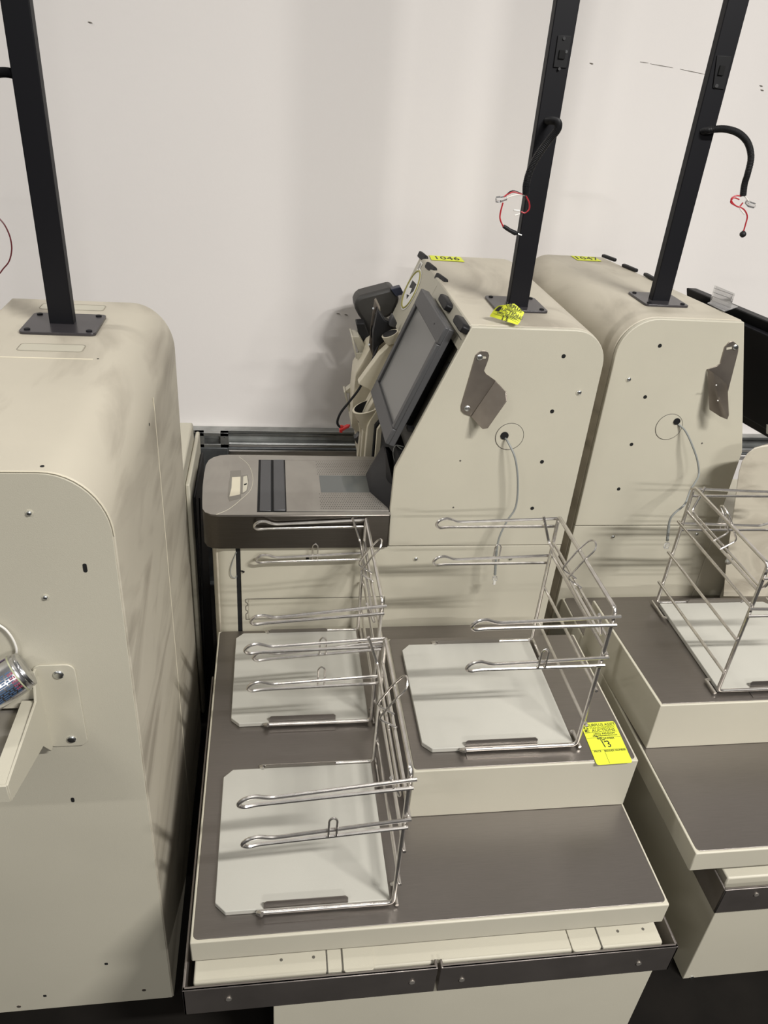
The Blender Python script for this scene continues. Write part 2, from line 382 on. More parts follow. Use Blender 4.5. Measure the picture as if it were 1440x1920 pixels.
# top cover: latches, lid lip and front edge
for i, (a, b_) in enumerate([((789, 477), (803, 489)), ((803, 497), (820, 511)), ((821, 518), (841, 533))]):
    A = at(*a, 2, 1.372); B = at(*b_, 2, 1.372); d = (B - A).normalized(); nn = Vector((-.93, 0, .37))
    c = (A + B) / 2; sx = d.cross(nn).normalized()
    hl = (B - A).length / 2 * .86
    pts = [c + d * hl * u + sx * .010 * v for u, v in [(-1, -.8), (-.8, -1), (.8, -1), (1, -.6), (1, .6), (.8, 1), (-.8, 1), (-1, .8)]]
    MB().prism(pts, nn * .012).build('latch', BLACKP, mk, bevel=.003)
SN = Vector((-.9280, 0, .3727))
def on_slope(px, py, off=0.0):
    d = RW @ Vector((px - 720, py - 960, F)); o = Vector((0, 0, CAMZ)); q0 = Vector((.458, 2, 1.376)) + SN * off
    return o + d * ((q0 - o).dot(SN) / d.dot(SN))
for (a, b_) in [((829, 556), (843, 580)), ((857, 596), (874, 621))]:
    A = on_slope(*a, .008); B = on_slope(*b_, .008); d = (B - A).normalized(); sx = d.cross(SN).normalized()
    c = (A + B) / 2 - SN * .010; hl = (B - A).length / 2 * .9
    pts = [c + d * hl * u + sx * .011 * v for u, v in [(-1, -.6), (-.7, -1), (.8, -1), (1, -.4), (.9, .9), (.6, 1), (-.8, 1), (-1, .7)]]
    MB().prism(pts, SN * .020).build('latch', BLACKP, mk, bevel=.003)
def slope_x(z): return .458 - (1.376 - z) * (.151 / .376)
# sloping front fascia (far part full height, near part only the top lip)
fx = lambda z, o=0: (slope_x(z) - o)
MB().xz([(fx(1.374), 1.374), (fx(1.374) + .02, 1.374), (fx(1.15) + .02, 1.15), (fx(1.15), 1.15)], 2.105, YF - .001).build('front_fascia', BEIGE, mk, bevel=.0015)
MB().xz([(fx(1.374), 1.374), (fx(1.374) + .02, 1.374), (fx(1.315) + .02, 1.315), (fx(1.315), 1.315)], YM + .014, 2.102).build('hinged_lid_edge', BEIGE, mk, bevel=.0015)
ln = MB(); ln.tube([(fx(1.337) - .0006, 2.06, 1.337), (fx(1.337) - .0006, 1.715, 1.337)], .0011, 6); ln.build('lid_seam', SEAM, mk)
MB().xz([(fx(1.314) + .022, 1.314), (fx(1.314) + .03, 1.314), (fx(1.03) + .03, 1.03), (fx(1.03) + .022, 1.03)], YM + .014, 2.10).build('recess_panel', mat('olive_grey_panel', (.19, .18, .15), .4), mk)
kl = MB().cyl((fx(1.262) + .022, 1.735, 1.262), (fx(1.262) + .010, 1.735, 1.266), .009, 18).build('lock_barrel', BLACKP, mk)
MB().cyl((fx(1.262) + .010, 1.735, 1.266), (fx(1.262) + .009, 1.735, 1.2665), .006, 18).build('lock_face', BOLT, kl)
# dark hollow between screen and scanner
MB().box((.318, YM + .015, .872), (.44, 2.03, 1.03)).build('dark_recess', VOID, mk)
MB().prism([at(745, 870, 1, 1.80), at(722, 838, 1, 1.80), at(724, 900, 1, 1.80), at(738, 912, 1, 1.72)], (.01, 0, .0)).build('recess_lining', BLACKP, mk)
hk = MB(); hk.tube(spline([at(757, 838, 1, 1.75), at(742, 835, 1, 1.76), at(737, 850, 1, 1.77), at(742, 872, 1, 1.77)], 5), .0012, 6)
hk.tube([at(744, 835, 1, 1.76), at(764, 852, 1, 1.74)], .0016, 6); hk.build('wire_guide', GREYC, mk)
MB().prism([at(765, 803, 1, 1.73), at(778, 805, 1, 1.72), at(776, 812, 1, 1.72), at(764, 809, 1, 1.73)], (0, .02, 0)).build('rubber_stop', BLACKP, mk)

# sticker and round emblem on the fascia
def slope_pt(y, z, off=.001): return Vector((slope_x(z) - off * .93, y, z + off * .37))
sU = Vector((.3727, 0, .928)).normalized(); sR = Vector((0, -1, 0)); sN = Vector((-.928, 0, .3727))
c = on_slope(771, 543, .001)
def ell(c, a, b_, n=32): return [c + sU * a * math.sin(2 * PI * k / n) + sR * b_ * math.cos(2 * PI * k / n) for k in range(n)]
em = MB().prism(ell(c, .066, .066), sN * .0006).build('round_emblem_sticker', WHITE, mk)
MB().tube(ell(c + sN * .0008, .059, .059) + [ell(c + sN * .0008, .059, .059)[0]], .003, 6).build('emblem_ring', GOLD, em)
MB().prism([c + sN * .0006 + sU * a + sR * b_ for a, b_ in [(.022, -.03), (.026, .03), (.004, .034), (-.012, .012), (.006, .004), (-.002, -.028)]], sN * .0008).build('emblem_figure', INK, em)
MB().prism([c + sN * .0006 + sU * a + sR * b_ for a, b_ in [(-.022, -.02), (-.016, .012), (-.030, .004)]], sN * .0008).build('emblem_figure', INK, em)
c2 = slope_pt(2.36, 1.352)
st = MB().prism([c2 + sU * a + sR * b_ for a, b_ in [(-.014, -.017), (.014, -.017), (.014, .017), (-.014, .017)]], sN * .0006).build('barcode_sticker', WHITE, mk)
for k, hgt in [(-.010, .01), (.002, .01)]:
    MB().prism([c2 + sN * .0006 + sU * a + sR * b_ for a, b_ in [(-.010, k), (.010, k), (.010, k + .006), (-.010, k + .006)]], sN * .0005).build('print_block', STICK, st)

# touchscreen: bezel, recessed panel, thick housing
mu = Vector((.3665, 0, .930)).normalized(); mr = Vector((0, -1, 0)); mn = Vector((-.930, 0, .3665))
B0 = at(722, 832, 1, 1.742); Hh = (at(834, 613, 1, 1.742) - B0).length
far = .345
def mp(u, v, d=0): return B0 + mu * u + Vector((0, 1, 0)) * v + mn * d     # u up the slope, v away from camera
def mbox(u0, u1, v0, v1, d0, d1): return MB().prism([mp(u0, v0, d0), mp(u1, v0, d0), mp(u1, v1, d0), mp(u0, v1, d0)], mn * (d1 - d0))
mon = mbox(0, Hh, 0, far, -.026, -.010).build('touchscreen_monitor', DGREY, mk, bevel=.002)
bz = MB(); W = .030
fr = [(0, Hh, 0, .016), (0, Hh, far - .022, far), (0, .036, 0, far), (Hh - .036, Hh, 0, far)]
for u0, u1, v0, v1 in [(0, .045, 0, far), (Hh - .045, Hh, 0, far), (.045, Hh - .045, 0, .022), (.045, Hh - .045, far - .024, far)]:
    k = mbox(u0, u1, v0, v1, -.011, .0); bz.add(k.v, k.f)
bz.build('bezel', DGREY, mon, bevel=.0025)
mbox(.045, Hh - .045, .022, far - .024, -.0105, -.0075).build('screen', SCREEN, mon)
mbox(.05, Hh - .04, .05, far - .04, -.060, -.026).build('rear_housing', BLACKP, mon, bevel=.004)
MB().cyl(mp(Hh - .022, .09, -.001), mp(Hh - .022, .09, .0006), .0025, 12).build('indicator', BLACKP, mon)
# far side of the front: ribs of the moulded bezel column, cup, reader
def rib(y0, y1, pts, m=CREAM, name='fascia_rib'):
    P = [at(a, b_, 1, y0) for a, b_ in pts]
    return MB().prism(P, (0, y1 - y0, 0)).build(name, m, mk, bevel=.002)
rib(2.030, 2.042, [(702, 868), (707, 806), (714, 796), (740, 770), (745, 790), (726, 838), (724, 868)])
disc('bolt_hole', VOID, mk, at(717, 846, 1, 2.030), (0, -1, 0), .0035, .0008)
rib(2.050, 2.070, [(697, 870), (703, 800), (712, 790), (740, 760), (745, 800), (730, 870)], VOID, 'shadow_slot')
rib(2.075, 2.105, [(683, 870), (689, 800), (693, 790), (722, 745), (712, 720), (745, 715), (745, 800), (706, 800), (700, 870)])
rib(2.110, 2.140, [(676, 862), (681, 800), (682, 782), (706, 742), (760, 640), (765, 700), (720, 790), (705, 862)])
rib(2.145, 2.18, [(670, 862), (676, 815), (671, 790), (700, 735), (672, 720), (712, 665), (760, 620), (765, 700), (712, 780), (700, 862)], CREAM, 'fascia_column')
rib(2.25, 2.36, [(672, 862), (668, 812), (659, 800), (661, 752), (667, 700), (693, 655), (716, 640), (738, 622), (745, 680), (712, 740), (700, 862)], CREAM, 'fascia_column')
# cup holder
cup = MB(); cc_ = at(689, 762, 1, 2.12); rr_ = .045
top = [cc_ + Vector((rr_ * math.cos(a), rr_ * math.sin(a), rr_ * .35 * math.cos(a + .0))) for a in [2 * PI * k / 28 for k in range(28)]]
low = [cc_ + Vector((.010 + rr_ * .35 * math.cos(a), rr_ * .4 * math.sin(a), -.085)) for a in [2 * PI * k / 28 for k in range(28)]]
inn = [cc_ + (p - cc_) * .88 + Vector((0, 0, .001)) for p in top]; inl = [cc_ + (p - cc_) * .6 + Vector((0, 0, -.04)) for p in top]
N = 28; cup.add(low + top + inn + inl, [(i, (i + 1) % N, N + (i + 1) % N, N + i) for i in range(N)] + [(N + i, N + (i + 1) % N, 2 * N + (i + 1) % N, 2 * N + i) for i in range(N)] + [tuple(range(N - 1, -1, -1))])
cup.build('cup_holder', CREAM, mk)
MB().add(inn + inl, [(i, N + i, N + (i + 1) % N, (i + 1) % N) for i in range(N)] + [tuple(range(N, 2 * N))]).build('cup_liner', VOID, mk)
# second cup rim higher up, black mount and the reader
MB().cyl(at(737, 640, 1, 2.15), at(731, 625, 1, 2.15), .022, 20, .026).build('upper_cup', CREAM, mk, bevel=.001)
MB().cyl(at(731, 625, 1, 2.149), at(730.8, 624.4, 1, 2.149), .022, 20).build('cup_liner', BLACKP, mk)
MB().prism([at(a, b_, 1, 2.20) for a, b_ in [(709, 580), (722, 600), (735, 606), (745, 618), (735, 632), (722, 640), (708, 652), (700, 668), (700, 625)]], (.0, .04, 0)).build('swivel_mount', BLACKP, mk, bevel=.004)
MB().prism([at(a, b_, 1, 2.18) for a, b_ in [(737, 591), (745, 606), (741, 616), (730, 612), (732, 600)]], (.0, .03, 0)).build('swivel_cap', DGREY, mk, bevel=.003)
rd = [(736, 539), (750, 560), (740, 590), (720, 600), (694, 640), (682, 606), (672, 592), (666, 580), (665, 570), (668, 561), (676, 555), (686, 552)]
MB().prism([at(a, b_, 1, 2.42) for a, b_ in rd], (0, .09, 0)).build('card_reader', READER, mk, bevel=.012, seg=3)
MB().prism([at(a, b_, 1, 2.41) for a, b_ in [(733, 543), (751, 538), (758, 552), (742, 556)]], (0, .03, 0)).build('reader_slot', mat('dark_blue_plastic', (.02, .025, .05), .4), mk, bevel=.002)
MB().prism([at(a, b_, 1, 2.36) for a, b_ in [(668, 607), (684, 606), (700, 650), (691, 656), (675, 636)]], (0, .05, 0)).build('receipt_guide', BLACKP, mk, bevel=.003)
ms = MB().prism([at(a, b_, 1, 2.24) for a, b_ in [(702, 560), (710, 577), (711, 590), (704, 660), (699, 669), (691, 648), (696, 600)]], (.006, .012, 0)).build('mounting_strap', BRKT, mk, bevel=.001)
MB().prism([at(a, b_, 1, 2.239) for a, b_ in [(697, 609), (699.5, 616), (700, 626), (697.5, 635), (695, 630), (695, 618)]], (.001, .002, 0)).build('strap_slot', VOID, ms)
for a, b_ in [(699.7, 578), (705, 588), (692, 646)]: MB().cyl(at(a, b_, 1, 2.238), at(a, b_, 1, 2.234), .003, 10).build('strap_screw', BOLT, ms)
tr = MB()
def px_box(name, y, d, pts, m): return MB().prism([at(a, b_, 1, y) for a, b_ in pts], (0, d, 0)).build(name, m, mk, bevel=.001)
px_box('coin_tray', 2.30, .006, [(668, 662), (690, 662), (692, 673), (669, 673)], BEIGE)
px_box('coin_tray_side', 2.302, .08, [(659, 631), (661.5, 631), (670, 672), (667.5, 673)], BEIGE)
px_box('coin_tray_floor', 2.32, .07, [(661, 631), (674, 632), (692, 662), (673, 662)], BEIGE)
px_box('receipt_tray', 2.33, .05, [(645, 736), (648, 734), (657, 770), (654, 772)], BEIGE)
px_box('receipt_tray_top', 2.345, .03, [(647, 734), (664, 720), (666, 735), (652, 738)], BEIGE)
px_box('handset_cradle', 2.20, .03, [(668, 821), (672, 816), (677, 817), (679, 826), (677, 840), (668, 830), (664, 822)], DGREY)
bw = MB().tube(spline([at(a, b_, 1, y) for a, b_, y in [(712, 640, 2.21), (701, 668, 2.19), (690, 697, 2.17), (674, 728, 2.16), (656, 752, 2.16), (640, 772, 2.16), (633, 788, 2.16), (634, 797, 2.16), (640, 802, 2.16)]], 6), .0038, 8).build('black_cable', BLACKP, mk)
A = at(637, 806, 1, 2.16); Bq = at(656, 797, 1, 2.16)
MB().tube([A, A.lerp(Bq, .35), A.lerp(Bq, .4), A.lerp(Bq, .8), Bq], .007, 10, rr=[.006, .008, .0065, .0065, .003]).build('red_plug', REDP, bw)
A2 = at(641, 798, 1, 2.16); MB().cyl(A2, at(639, 810, 1, 2.16), .0055, 10).build('red_plug_grip', REDP, bw)

# scanner bed
ZS = .873
out = [(.306, 1.684), (.306, 2.016), (-.125, 2.020)] + [tuple(p) for p in [(-.150, 2.016), (-.168, 2.004), (-.181, 1.985), (-.187, 1.955), (-.188, 1.90), (-.186, 1.83), (-.181, 1.75), (-.178, 1.715), (-.170, 1.697), (-.155, 1.687), (-.135, 1.684)]]
sb = MB().xy(out, .768, ZS - .001).build('scanner_bed', STEEL_F, mk, bevel=.004)
# top skin with the well left open
wx0, wy0, wx1, wy1 = -.040, 1.697, .303, 1.990
skin = MB()
skin.xy([(wx0, 2.0195), (wx0, 1.6845), (-.135, 1.6845)] + [tuple(p) for p in [(-.155, 1.6875), (-.170, 1.6975), (-.178, 1.7155), (-.181, 1.75), (-.186, 1.83), (-.1875, 1.90), (-.1865, 1.955), (-.1805, 1.985), (-.168, 2.0035), (-.150, 2.0155), (-.125, 2.0195)]], ZS - .001, ZS)
skin.xy([(wx0, 1.6845), (.306, 1.6845), (.306, wy0), (wx0, wy0)], ZS - .001, ZS); skin.xy([(wx0, wy1), (.306, wy1), (.306, 2.0155), (wx0, 2.0195)], ZS - .001, ZS)
skin.build('bed_top', STEEL_L, sb)
MB().box((wx0, wy0, ZS - .001), (wx1, wy1, ZS - .0002)).build('well', VOID, sb)
MB().box((wx0 + .006, wy0 + .004, ZS - .001), (-.004, wy1 - .006, ZS + .003)).build('scale_rest', DGREY, sb, bevel=.002)
MB().box((.002, wy0 + .004, ZS - .001), (.033, wy1 - .006, ZS + .005)).build('scale_rest', DGREY, sb, bevel=.003)
MB().box((.035, wy0 + .002, ZS - .001), (.303, wy1 - .004, ZS + .002)).build('weigh_plate', STEEL_L, sb, bevel=.0008)
MB().box((.129, 1.796, ZS + .0018), (.262, 1.892, ZS + .0024)).build('scan_window', GLASS, sb)
for (yy0, yy1) in ((1.712, 1.788), (1.900, 1.975)):
    pf = MB()
    nx, ny = 26, 9
    for i in range(nx):
        for j in range(ny):
            x = .125 + i * .0063 + (j % 2) * .0031; y = yy0 + (yy1 - yy0) * j / (ny - 1)
            pf.add([(x + .0014 * math.cos(a), y + .0014 * math.sin(a), ZS + .0023) for a in [PI / 3 * k for k in range(6)]], [tuple(range(6))])
    o = pf.build('perforation', VOID, sb); o['kind'] = 'stuff'
# scanner tower behind the window
MB().add([(.262, 1.80, ZS + .002), (.262, 1.90, ZS + .002), (.306, 1.985, ZS + .002), (.306, 1.705, ZS + .002), (.275, 1.80, ZS + .022), (.275, 1.90, ZS + .022), (.318, 1.985, ZS + .055), (.318, 1.705, ZS + .055)],
         [(0, 1, 5, 4), (1, 2, 6, 5), (3, 0, 4, 7), (4, 5, 6, 7), (2, 3, 7, 6), (0, 3, 2, 1)]).build('scanner_tower', BLACKP, sb)
# inlay plate and sticker residue on the rounded end
rz = [at(a, b_, 2, ZS) for a, b_ in [(432, 883), (452, 882), (452, 892), (464, 890), (466, 900), (464, 920), (457, 925), (452, 926), (452, 934), (430, 940), (427, 932), (429, 905), (431, 895)]]
MB().prism([p + Vector((0, 0, .0000)) for p in rz], (0, 0, .0006)).build('sticker_residue', STICK, sb)
MB().prism([at(a, b_, 2, ZS + .0006) for a, b_ in [(435, 895), (451, 894), (450, 927), (430, 931), (434, 915)]], (0, 0, .0006)).build('paper_scrap', CREAM, sb)
MB().tube(spline([at(a, b_, 2, ZS) for a, b_ in [(448, 856), (466, 872), (474, 895), (470, 918), (450, 938), (428, 955), (405, 965)]], 6), .0008, 6).build('polish_line', BEIGE, sb)
MB().prism([at(a, b_, 2, ZS + .0006) for a, b_ in [(456, 894), (463, 892), (465, 905), (462, 920), (455, 924)]], (0, 0, .0004)).build('residue_patch', BEIGE, sb)
MB().prism([at(a, b_, 2, ZS + .001) for a, b_ in [(457, 908), (463, 906), (462, 909), (458, 910)]], (0, 0, .0004)).build('slot', VOID, sb)

# pole on the middle kiosk
mp_ = pole(mk, .587, .638, 1.853, 1.879, 1.376, plate=(.548, .683, 1.822, 1.949))
MB().prism([at(a, b_, 1, 1.852) for a, b_ in [(1046, 66), (1072, 67), (1062, 128), (1037, 126)]], (0, -.002, 0)).build('outlet_plate', BLACKP, mp_, bevel=.001)
MB().prism([at(a, b_, 1, 1.850) for a, b_ in [(1049, 93), (1060, 94), (1058, 111), (1046, 110)]], (0, -.004, 0)).build('socket', VOID, mp_, bevel=.001)
for a, b_ in [(1058, 72), (1062, 97), (1049, 129)]: MB().cyl(at(a, b_, 1, 1.851), at(a, b_, 1, 1.847), .003, 10).build('outlet_screw', DGREY if b_ != 97 else BOLT, mp_)
conduit(mp_, [at(a, b_, 1, y) for a, b_, y in [(1024, 226, 1.86), (1036, 226, 1.825), (1046, 230, 1.80), (1045, 243, 1.785), (1030, 262, 1.78), (1008, 292, 1.78), (994, 320, 1.78), (987, 345, 1.78), (986, 364, 1.78)]])
def wires(parent, segs, y, jack, clip, caps, tip=None):
    for name, m, r, pts in segs: MB().tube(spline([at(a, b_, 1, y) for a, b_ in pts], 6), r, 6).build(name, m, parent)
wires(mp_, [('red_wire', RED, .0018, [(981, 365), (972, 362), (962, 360), (952, 364), (944, 370)]),
            ('black_wire', BLACKP, .0013, [(978, 363), (965, 358), (957, 359), (949, 366)]),
            ('red_wire', RED, .0018, [(986, 367), (992, 380), (992, 392), (984, 399), (977, 397)]),
            ('black_wire', BLACKP, .0014, [(984, 368), (989, 382), (987, 396), (977, 400), (976, 403)]),
            ('white_wire', WHITEC, .0018, [(984, 366), (966, 366), (950, 371)]),
            ('red_wire', RED, .0018, [(943, 380), (938, 400), (938, 412), (944, 426)])], 1.78, None, None, None)
MB().tube([at(930, 374, 1, 1.78), at(938, 374, 1, 1.78), at(939, 374, 1, 1.78), at(950, 371, 1, 1.78)], .006, 4, rr=[.0065, .0075, .006, .005]).build('clear_plug', CLEAR, mp_)
MB().tube([at(a, b_, 1, 1.78) for a, b_ in [(944, 424), (950, 428), (956, 432), (966, 437), (971, 438)]], .005, 10, rr=[.004, .0048, .0045, .0055, .003]).build('barrel_connector', BLACKP, mp_)
MB().cyl(at(970, 438, 1, 1.78), at(978, 441, 1, 1.78), .0015, 8).build('connector_pin', BOLT, mp_)
for a, b_ in [((963, 394), (974, 395)), ((965, 404), (975, 401))]: MB().cyl(at(*a, 1, 1.78), at(*b_, 1, 1.78), .0018, 8).build('crimp_sleeve', WHITEC, mp_)

# ---- right kiosk (mirrored, front to the right, standing slightly askew) -----
YR = 1.817; SH = -.108; LR = .69
rk = root('self_checkout_kiosk', (1.1, 2.1, 0), 'right beige self-checkout kiosk seen from behind, black monitor on its far front', 'checkout machine', 'self-checkout kiosks')
BR = .882
mx = lambda x: BR + (.800 - x)
ra = arc(BR + .100, 1.376 - .100, .100, 180, 90, 10)
shellR = [(BR, .05), (BR, 1.0)] + ra + [(1.214, 1.376), (1.336, 1.0), (1.336, .05)]
n_ = len(shellR)
far_ = [(x + (-.060 + (x - BR) / (1.214 - BR) * -.066), YR + LR, z) for x, z in shellR]
MB().add([(x, YR + .016, z) for x, z in shellR] + far_, [tuple(range(n_)), tuple(range(2 * n_ - 1, n_ - 1, -1))] + [(i, i + n_, (i + 1) % n_ + n_, (i + 1) % n_) for i in range(n_)]).build('cabinet_shell', BEIGE_D, rk, bevel=.002)
MB().box((1.336, YR + .002, .05), (1.80, YR + .30, .749)).build('lower_cabinet', BEIGE, rk, bevel=.004)
MB().xz([(BR + .001, .752), (BR + .001, 1.0)] + [(p[0] + .001, p[1] - .001) for p in ra] + [(1.2135, 1.3745), (1.335, 1.0), (1.335, .752)], YR, YR + .014).build('side_panel', BEIGE, rk, bevel=.0022)
MB().xz([(BR + .002, .05), (BR + .002, .749), (1.335, .749), (1.335, .05)], YR + .001, YR + .014).build('lower_side_panel', BEIGE, rk, bevel=.0012)
for hx, hz in [(.998, 1.305), (.995, 1.162), (.992, 1.02), (.989, .877)]: disc('bolt_hole', VOID, rk, (hx, YR, hz), (0, -1, 0), .0052, .0006)
disc('bolt_hole', SEAM, rk, (1.202, YR, 1.026), (0, -1, 0), .0028, .0006, 10)
ring_screw(rk, (.936, YR, 1.211), (0, -1, 0), .0085)
for a, b_ in [(1149, 1006), (1306, 1001)]: ring_screw(rk, at(a, b_, 1, YR + .001), (0, -1, 0), .008)
cg = Vector((1.088, YR, 1.075))
MB().cyl(cg + Vector((0, .002, 0)), cg - Vector((0, .0012, 0)), .038, 48).build('grommet_cover', BEIGE, rk, bevel=.0006)
rg = MB(); rg.tube([(cg.x + .0385 * math.cos(a), YR - .0001, cg.z + .0385 * math.sin(a)) for a in [2 * PI * k / 48 for k in range(49)]], .0011, 6); rg.build('cover_seam', SEAM, rk)
disc('cable_hole', BLACKP, rk, at(1269, 790, 1, YR - .002), (0, -1, 0), .0095, .002)
q = [(1270, 794, YR), (1285, 808, 1.80), (1298, 835, 1.78), (1308, 865, 1.77), (1310, 890, 1.76), (1303, 905, 1.73), (1295, 918, 1.70), (1284, 945, 1.66), (1265, 962, 1.655), (1256, 975, 1.655), (1252, 1000, 1.655)]
rc = MB().tube(spline([at(a, b_, 1, y) for a, b_, y in q], 8), .0028, 8).build('grey_cable', GREYC, rk)
b0, b1 = at(1254, 985, 1, 1.655), at(1251, 1014, 1, 1.655)
MB().tube([b0.lerp(b1, k / 14) for k in range(15)], .004, 8, rr=[.0044 if k % 2 else .0034 for k in range(15)]).build('strain_relief', GREYC, rc)
A = at(1250, 1023, 1, 1.655); MB().box(A + Vector((-.006, -.004, -.009)), A + Vector((.006, .004, .009))).build('clear_plug', CLEAR, rc, bevel=.001)
# bracket seen from behind
YB = YR
plp = [(1379, 643), (1384, 650), (1383, 660), (1362, 742), (1340, 720), (1325, 692), (1343, 686), (1350, 680), (1353, 668), (1358, 650), (1366, 641), (1373, 639)]
bp = MB().prism([at(a, b_, 1, YB) for a, b_ in plp], (0, -.003, 0)).build('steel_bracket', BRKT, rk, bevel=.0008)
A = at(1326, 692, 1, YB - .003); B = at(1363, 744, 1, YB - .003)
fl = [A, at(1344, 704, 1, YB - .020), at(1360, 718, 1, YB - .034), at(1363, 735, 1, YB - .045), at(1365, 778, 1, YB - .058), at(1362, 786, 1, YB - .060), at(1350, 781, 1, YB - .052), at(1330, 768, 1, YB - .030)]
MB().prism(fl, (.0015, -.002, 0)).build('flange', BRKT, bp)
socket_bolt(bp, at(1379, 651, 1, YB - .003), (0, -1, 0), .006)
MB().prism([at(a, b_, 1, YB - .003) for a, b_ in [(1362, 652), (1372, 650), (1372, 654), (1362, 656)]], (0, -.0006, 0)).build('adjusting_slot', BEIGE, bp)
for a, b_ in [(1343, 722), (1346, 751)]: MB().cyl(at(a, b_, 1, YB - .040), at(a, b_, 1, YB - .046), .0018, 8).build('rivet_hole', WHITE, bp)
# latches along the lid
for a, b_ in [((1168, 500), (1194, 511)), ((1209, 517), (1226, 527)), ((1130, 482), (1154, 491))]:
    A = at(*a, 2, 1.376); B = at(*b_, 2, 1.376); d = (B - A).normalized(); sx = Vector((d.y, -d.x, 0))
    c = (A + B) / 2; hl = (B - A).length / 2
    MB().prism([c + d * hl * u + sx * .007 * v for u, v in [(-1, -.6), (-.8, -1), (.8, -1), (1, -.6), (1, 1), (-1, 1)]], (0, 0, .010)).build('latch', BLACKP, rk, bevel=.003)
# pole
rp = pole(rk, 1.022, 1.073, 1.965, 1.990, 1.376, plate=(.988, 1.112, 1.925, 2.052))
MB().prism([at(a, b_, 1, 1.964) for a, b_ in [(1344, 104), (1372, 105), (1357, 168), (1336, 165)]], (0, -.002, 0)).build('outlet_plate', BLACKP, rp, bevel=.001)
MB().prism([at(a, b_, 1, 1.962) for a, b_ in [(1350, 122), (1360, 123), (1355, 142), (1345, 141)]], (0, -.004, 0)).build('socket', VOID, rp, bevel=.001)
MB().cyl(at(1344, 161, 1, 1.963), at(1344, 161, 1, 1.959), .004, 10).build('outlet_screw', DGREY, rp)
conduit(rp, [at(a, b_, 1, y) for a, b_, y in [(1316, 246, 1.968), (1335, 243, 1.945), (1360, 242, 1.94), (1385, 250, 1.94), (1402, 268, 1.94), (1408, 295, 1.94), (1402, 325, 1.94), (1396, 345, 1.94), (1393, 367, 1.94)]])
wires(rp, [('red_wire', RED, .0018, [(1390, 368), (1380, 367), (1371, 373), (1375, 382), (1385, 388), (1393, 380)]),
           ('red_wire', RED, .0018, [(1386, 374), (1376, 371), (1370, 379), (1380, 386), (1394, 392), (1401, 405), (1398, 420), (1394, 434)]),
           ('white_wire', WHITEC, .0018, [(1396, 367), (1401, 374), (1405, 380)]),
           ('white_wire', WHITEC, .0016, [(1386, 388), (1390, 395), (1396, 402)])], 1.94, None, None, None)
MB().tube([at(1399, 378, 1, 1.94), at(1405, 383, 1, 1.94), at(1415, 386, 1, 1.94)], .006, 4, rr=[.005, .007, .0065]).build('clear_plug', CLEAR, rp)
ts = at(1393, 439, 1, 1.94)
MB().tube([ts + Vector((0, 0, z)) for z in (.008, .004, 0, -.004, -.008)], .006, 12, rr=[.003, .007, .0085, .0075, .003]).build('barrel_connector', BLACKP, rp)
# black monitor beyond the lid
Mo = Vector((1.262, 2.235, 1.355)); Mdir = Vector((.105, -.47, 0)).normalized()
def mq(s_, t, u): # s along monitor toward camera, t outwards, u down
    o_ = Vector((.93 * .98, .20, -.06)).normalized()
    return Mo + Mdir * s_ + o_ * t + Vector((.31 * u, 0, -.95 * u))
rm = MB().prism([mq(0, 0, 0), mq(.42, 0, 0), mq(.42, 0, .36), mq(0, 0, .36)], mq(0, .040, 0) - mq(0, 0, 0)).build('monitor', BLACKP, rk, bevel=.004)
MB().prism([mq(.05, -.03, .03), mq(.40, -.03, .03), mq(.40, -.03, .32), mq(.05, -.03, .32)], mq(0, .030, 0) - mq(0, 0, 0)).build('monitor_back', BLACK, rm, bevel=.004)
lb = mq(.385, -.0335, .30)
MB().prism([lb, lb + Mdir * .03, lb + Mdir * .03 + Vector((.31, 0, -.95)) * .03, lb + Vector((.31, 0, -.95)) * .03], (mq(0, -.001, 0) - mq(0, 0, 0))).build('asset_label', WHITE, rm)
# clear plastic sign holder
sh = root('sign_holder', at(1348, 575, 2, 1.378), 'clear plastic sign holder clipped on top of right black monitor', 'sign holder')
b0 = [at(a, b_, 2, 1.379) for a, b_ in [(1326, 569), (1345, 560), (1384, 576), (1358, 585)]]
MB().prism(b0, (0, 0, .0015)).build('base_strip', CLEAR, sh)
u0 = [at(a, b_, 2, 1.381) for a, b_ in [(1334, 567), (1369, 580)]]
for dy in (0, .008): MB().prism([u0[0] + Vector((0, dy, 0)), u0[1] + Vector((0, dy, 0)), u0[1] + Vector((0, dy, .042)), u0[0] + Vector((0, dy, .045))], (0, .0012, 0)).build('grip_wall', CLEAR, sh)
for k in range(4):
    z = .004 + k * .011; MB().prism([u0[0] + Vector((0, 0, z)), u0[1] + Vector((0, 0, z)), u0[1] + Vector((0, .008, z)), u0[0] + Vector((0, .008, z))], (0, 0, .0012)).build('grip_rib', CLEAR, sh)

# ---- left kiosk -------------------------------------------------------------
YL = .974; YLF = 1.788; BL = -.228
lk = root('self_checkout_kiosk', (-.45, 1.35, 0), 'large beige kiosk at left edge with scuffed rounded top and wide blank side', 'checkout machine', 'self-checkout kiosks')
la = arc(BL - .089, 1.376 - .105, .105, 0, 90, 12); la = [(BL - .089 + (p[0] - (BL - .089)) * .089 / .105, p[1]) for p in la]
MB().xz([(BL, .0), (BL, 1.1)] + la + [(-.573, 1.376), (-.70, 1.05), (-.70, 0)], YL + .0015, YLF).build('cabinet_shell', BEIGE_D, lk, bevel=.002)
MB().xz([(BL - .003, .0), (BL - .003, 1.1)] + [(p[0] - .003, p[1] - .003) for p in la] + [(-.570, 1.372), (-.695, 1.05), (-.695, 0)], YL, YL + .006).build('side_panel', BEIGE, lk, bevel=.0008)
sm = MB(); pp = [(p[0] - .0010, YL + .0008, p[1] - .0006) for p in la[::-1]]
sm.tube([(-.60, YL + .0008, 1.3755)] + pp, .0010, 6); sm.build('cover_seam', CREAM, lk)
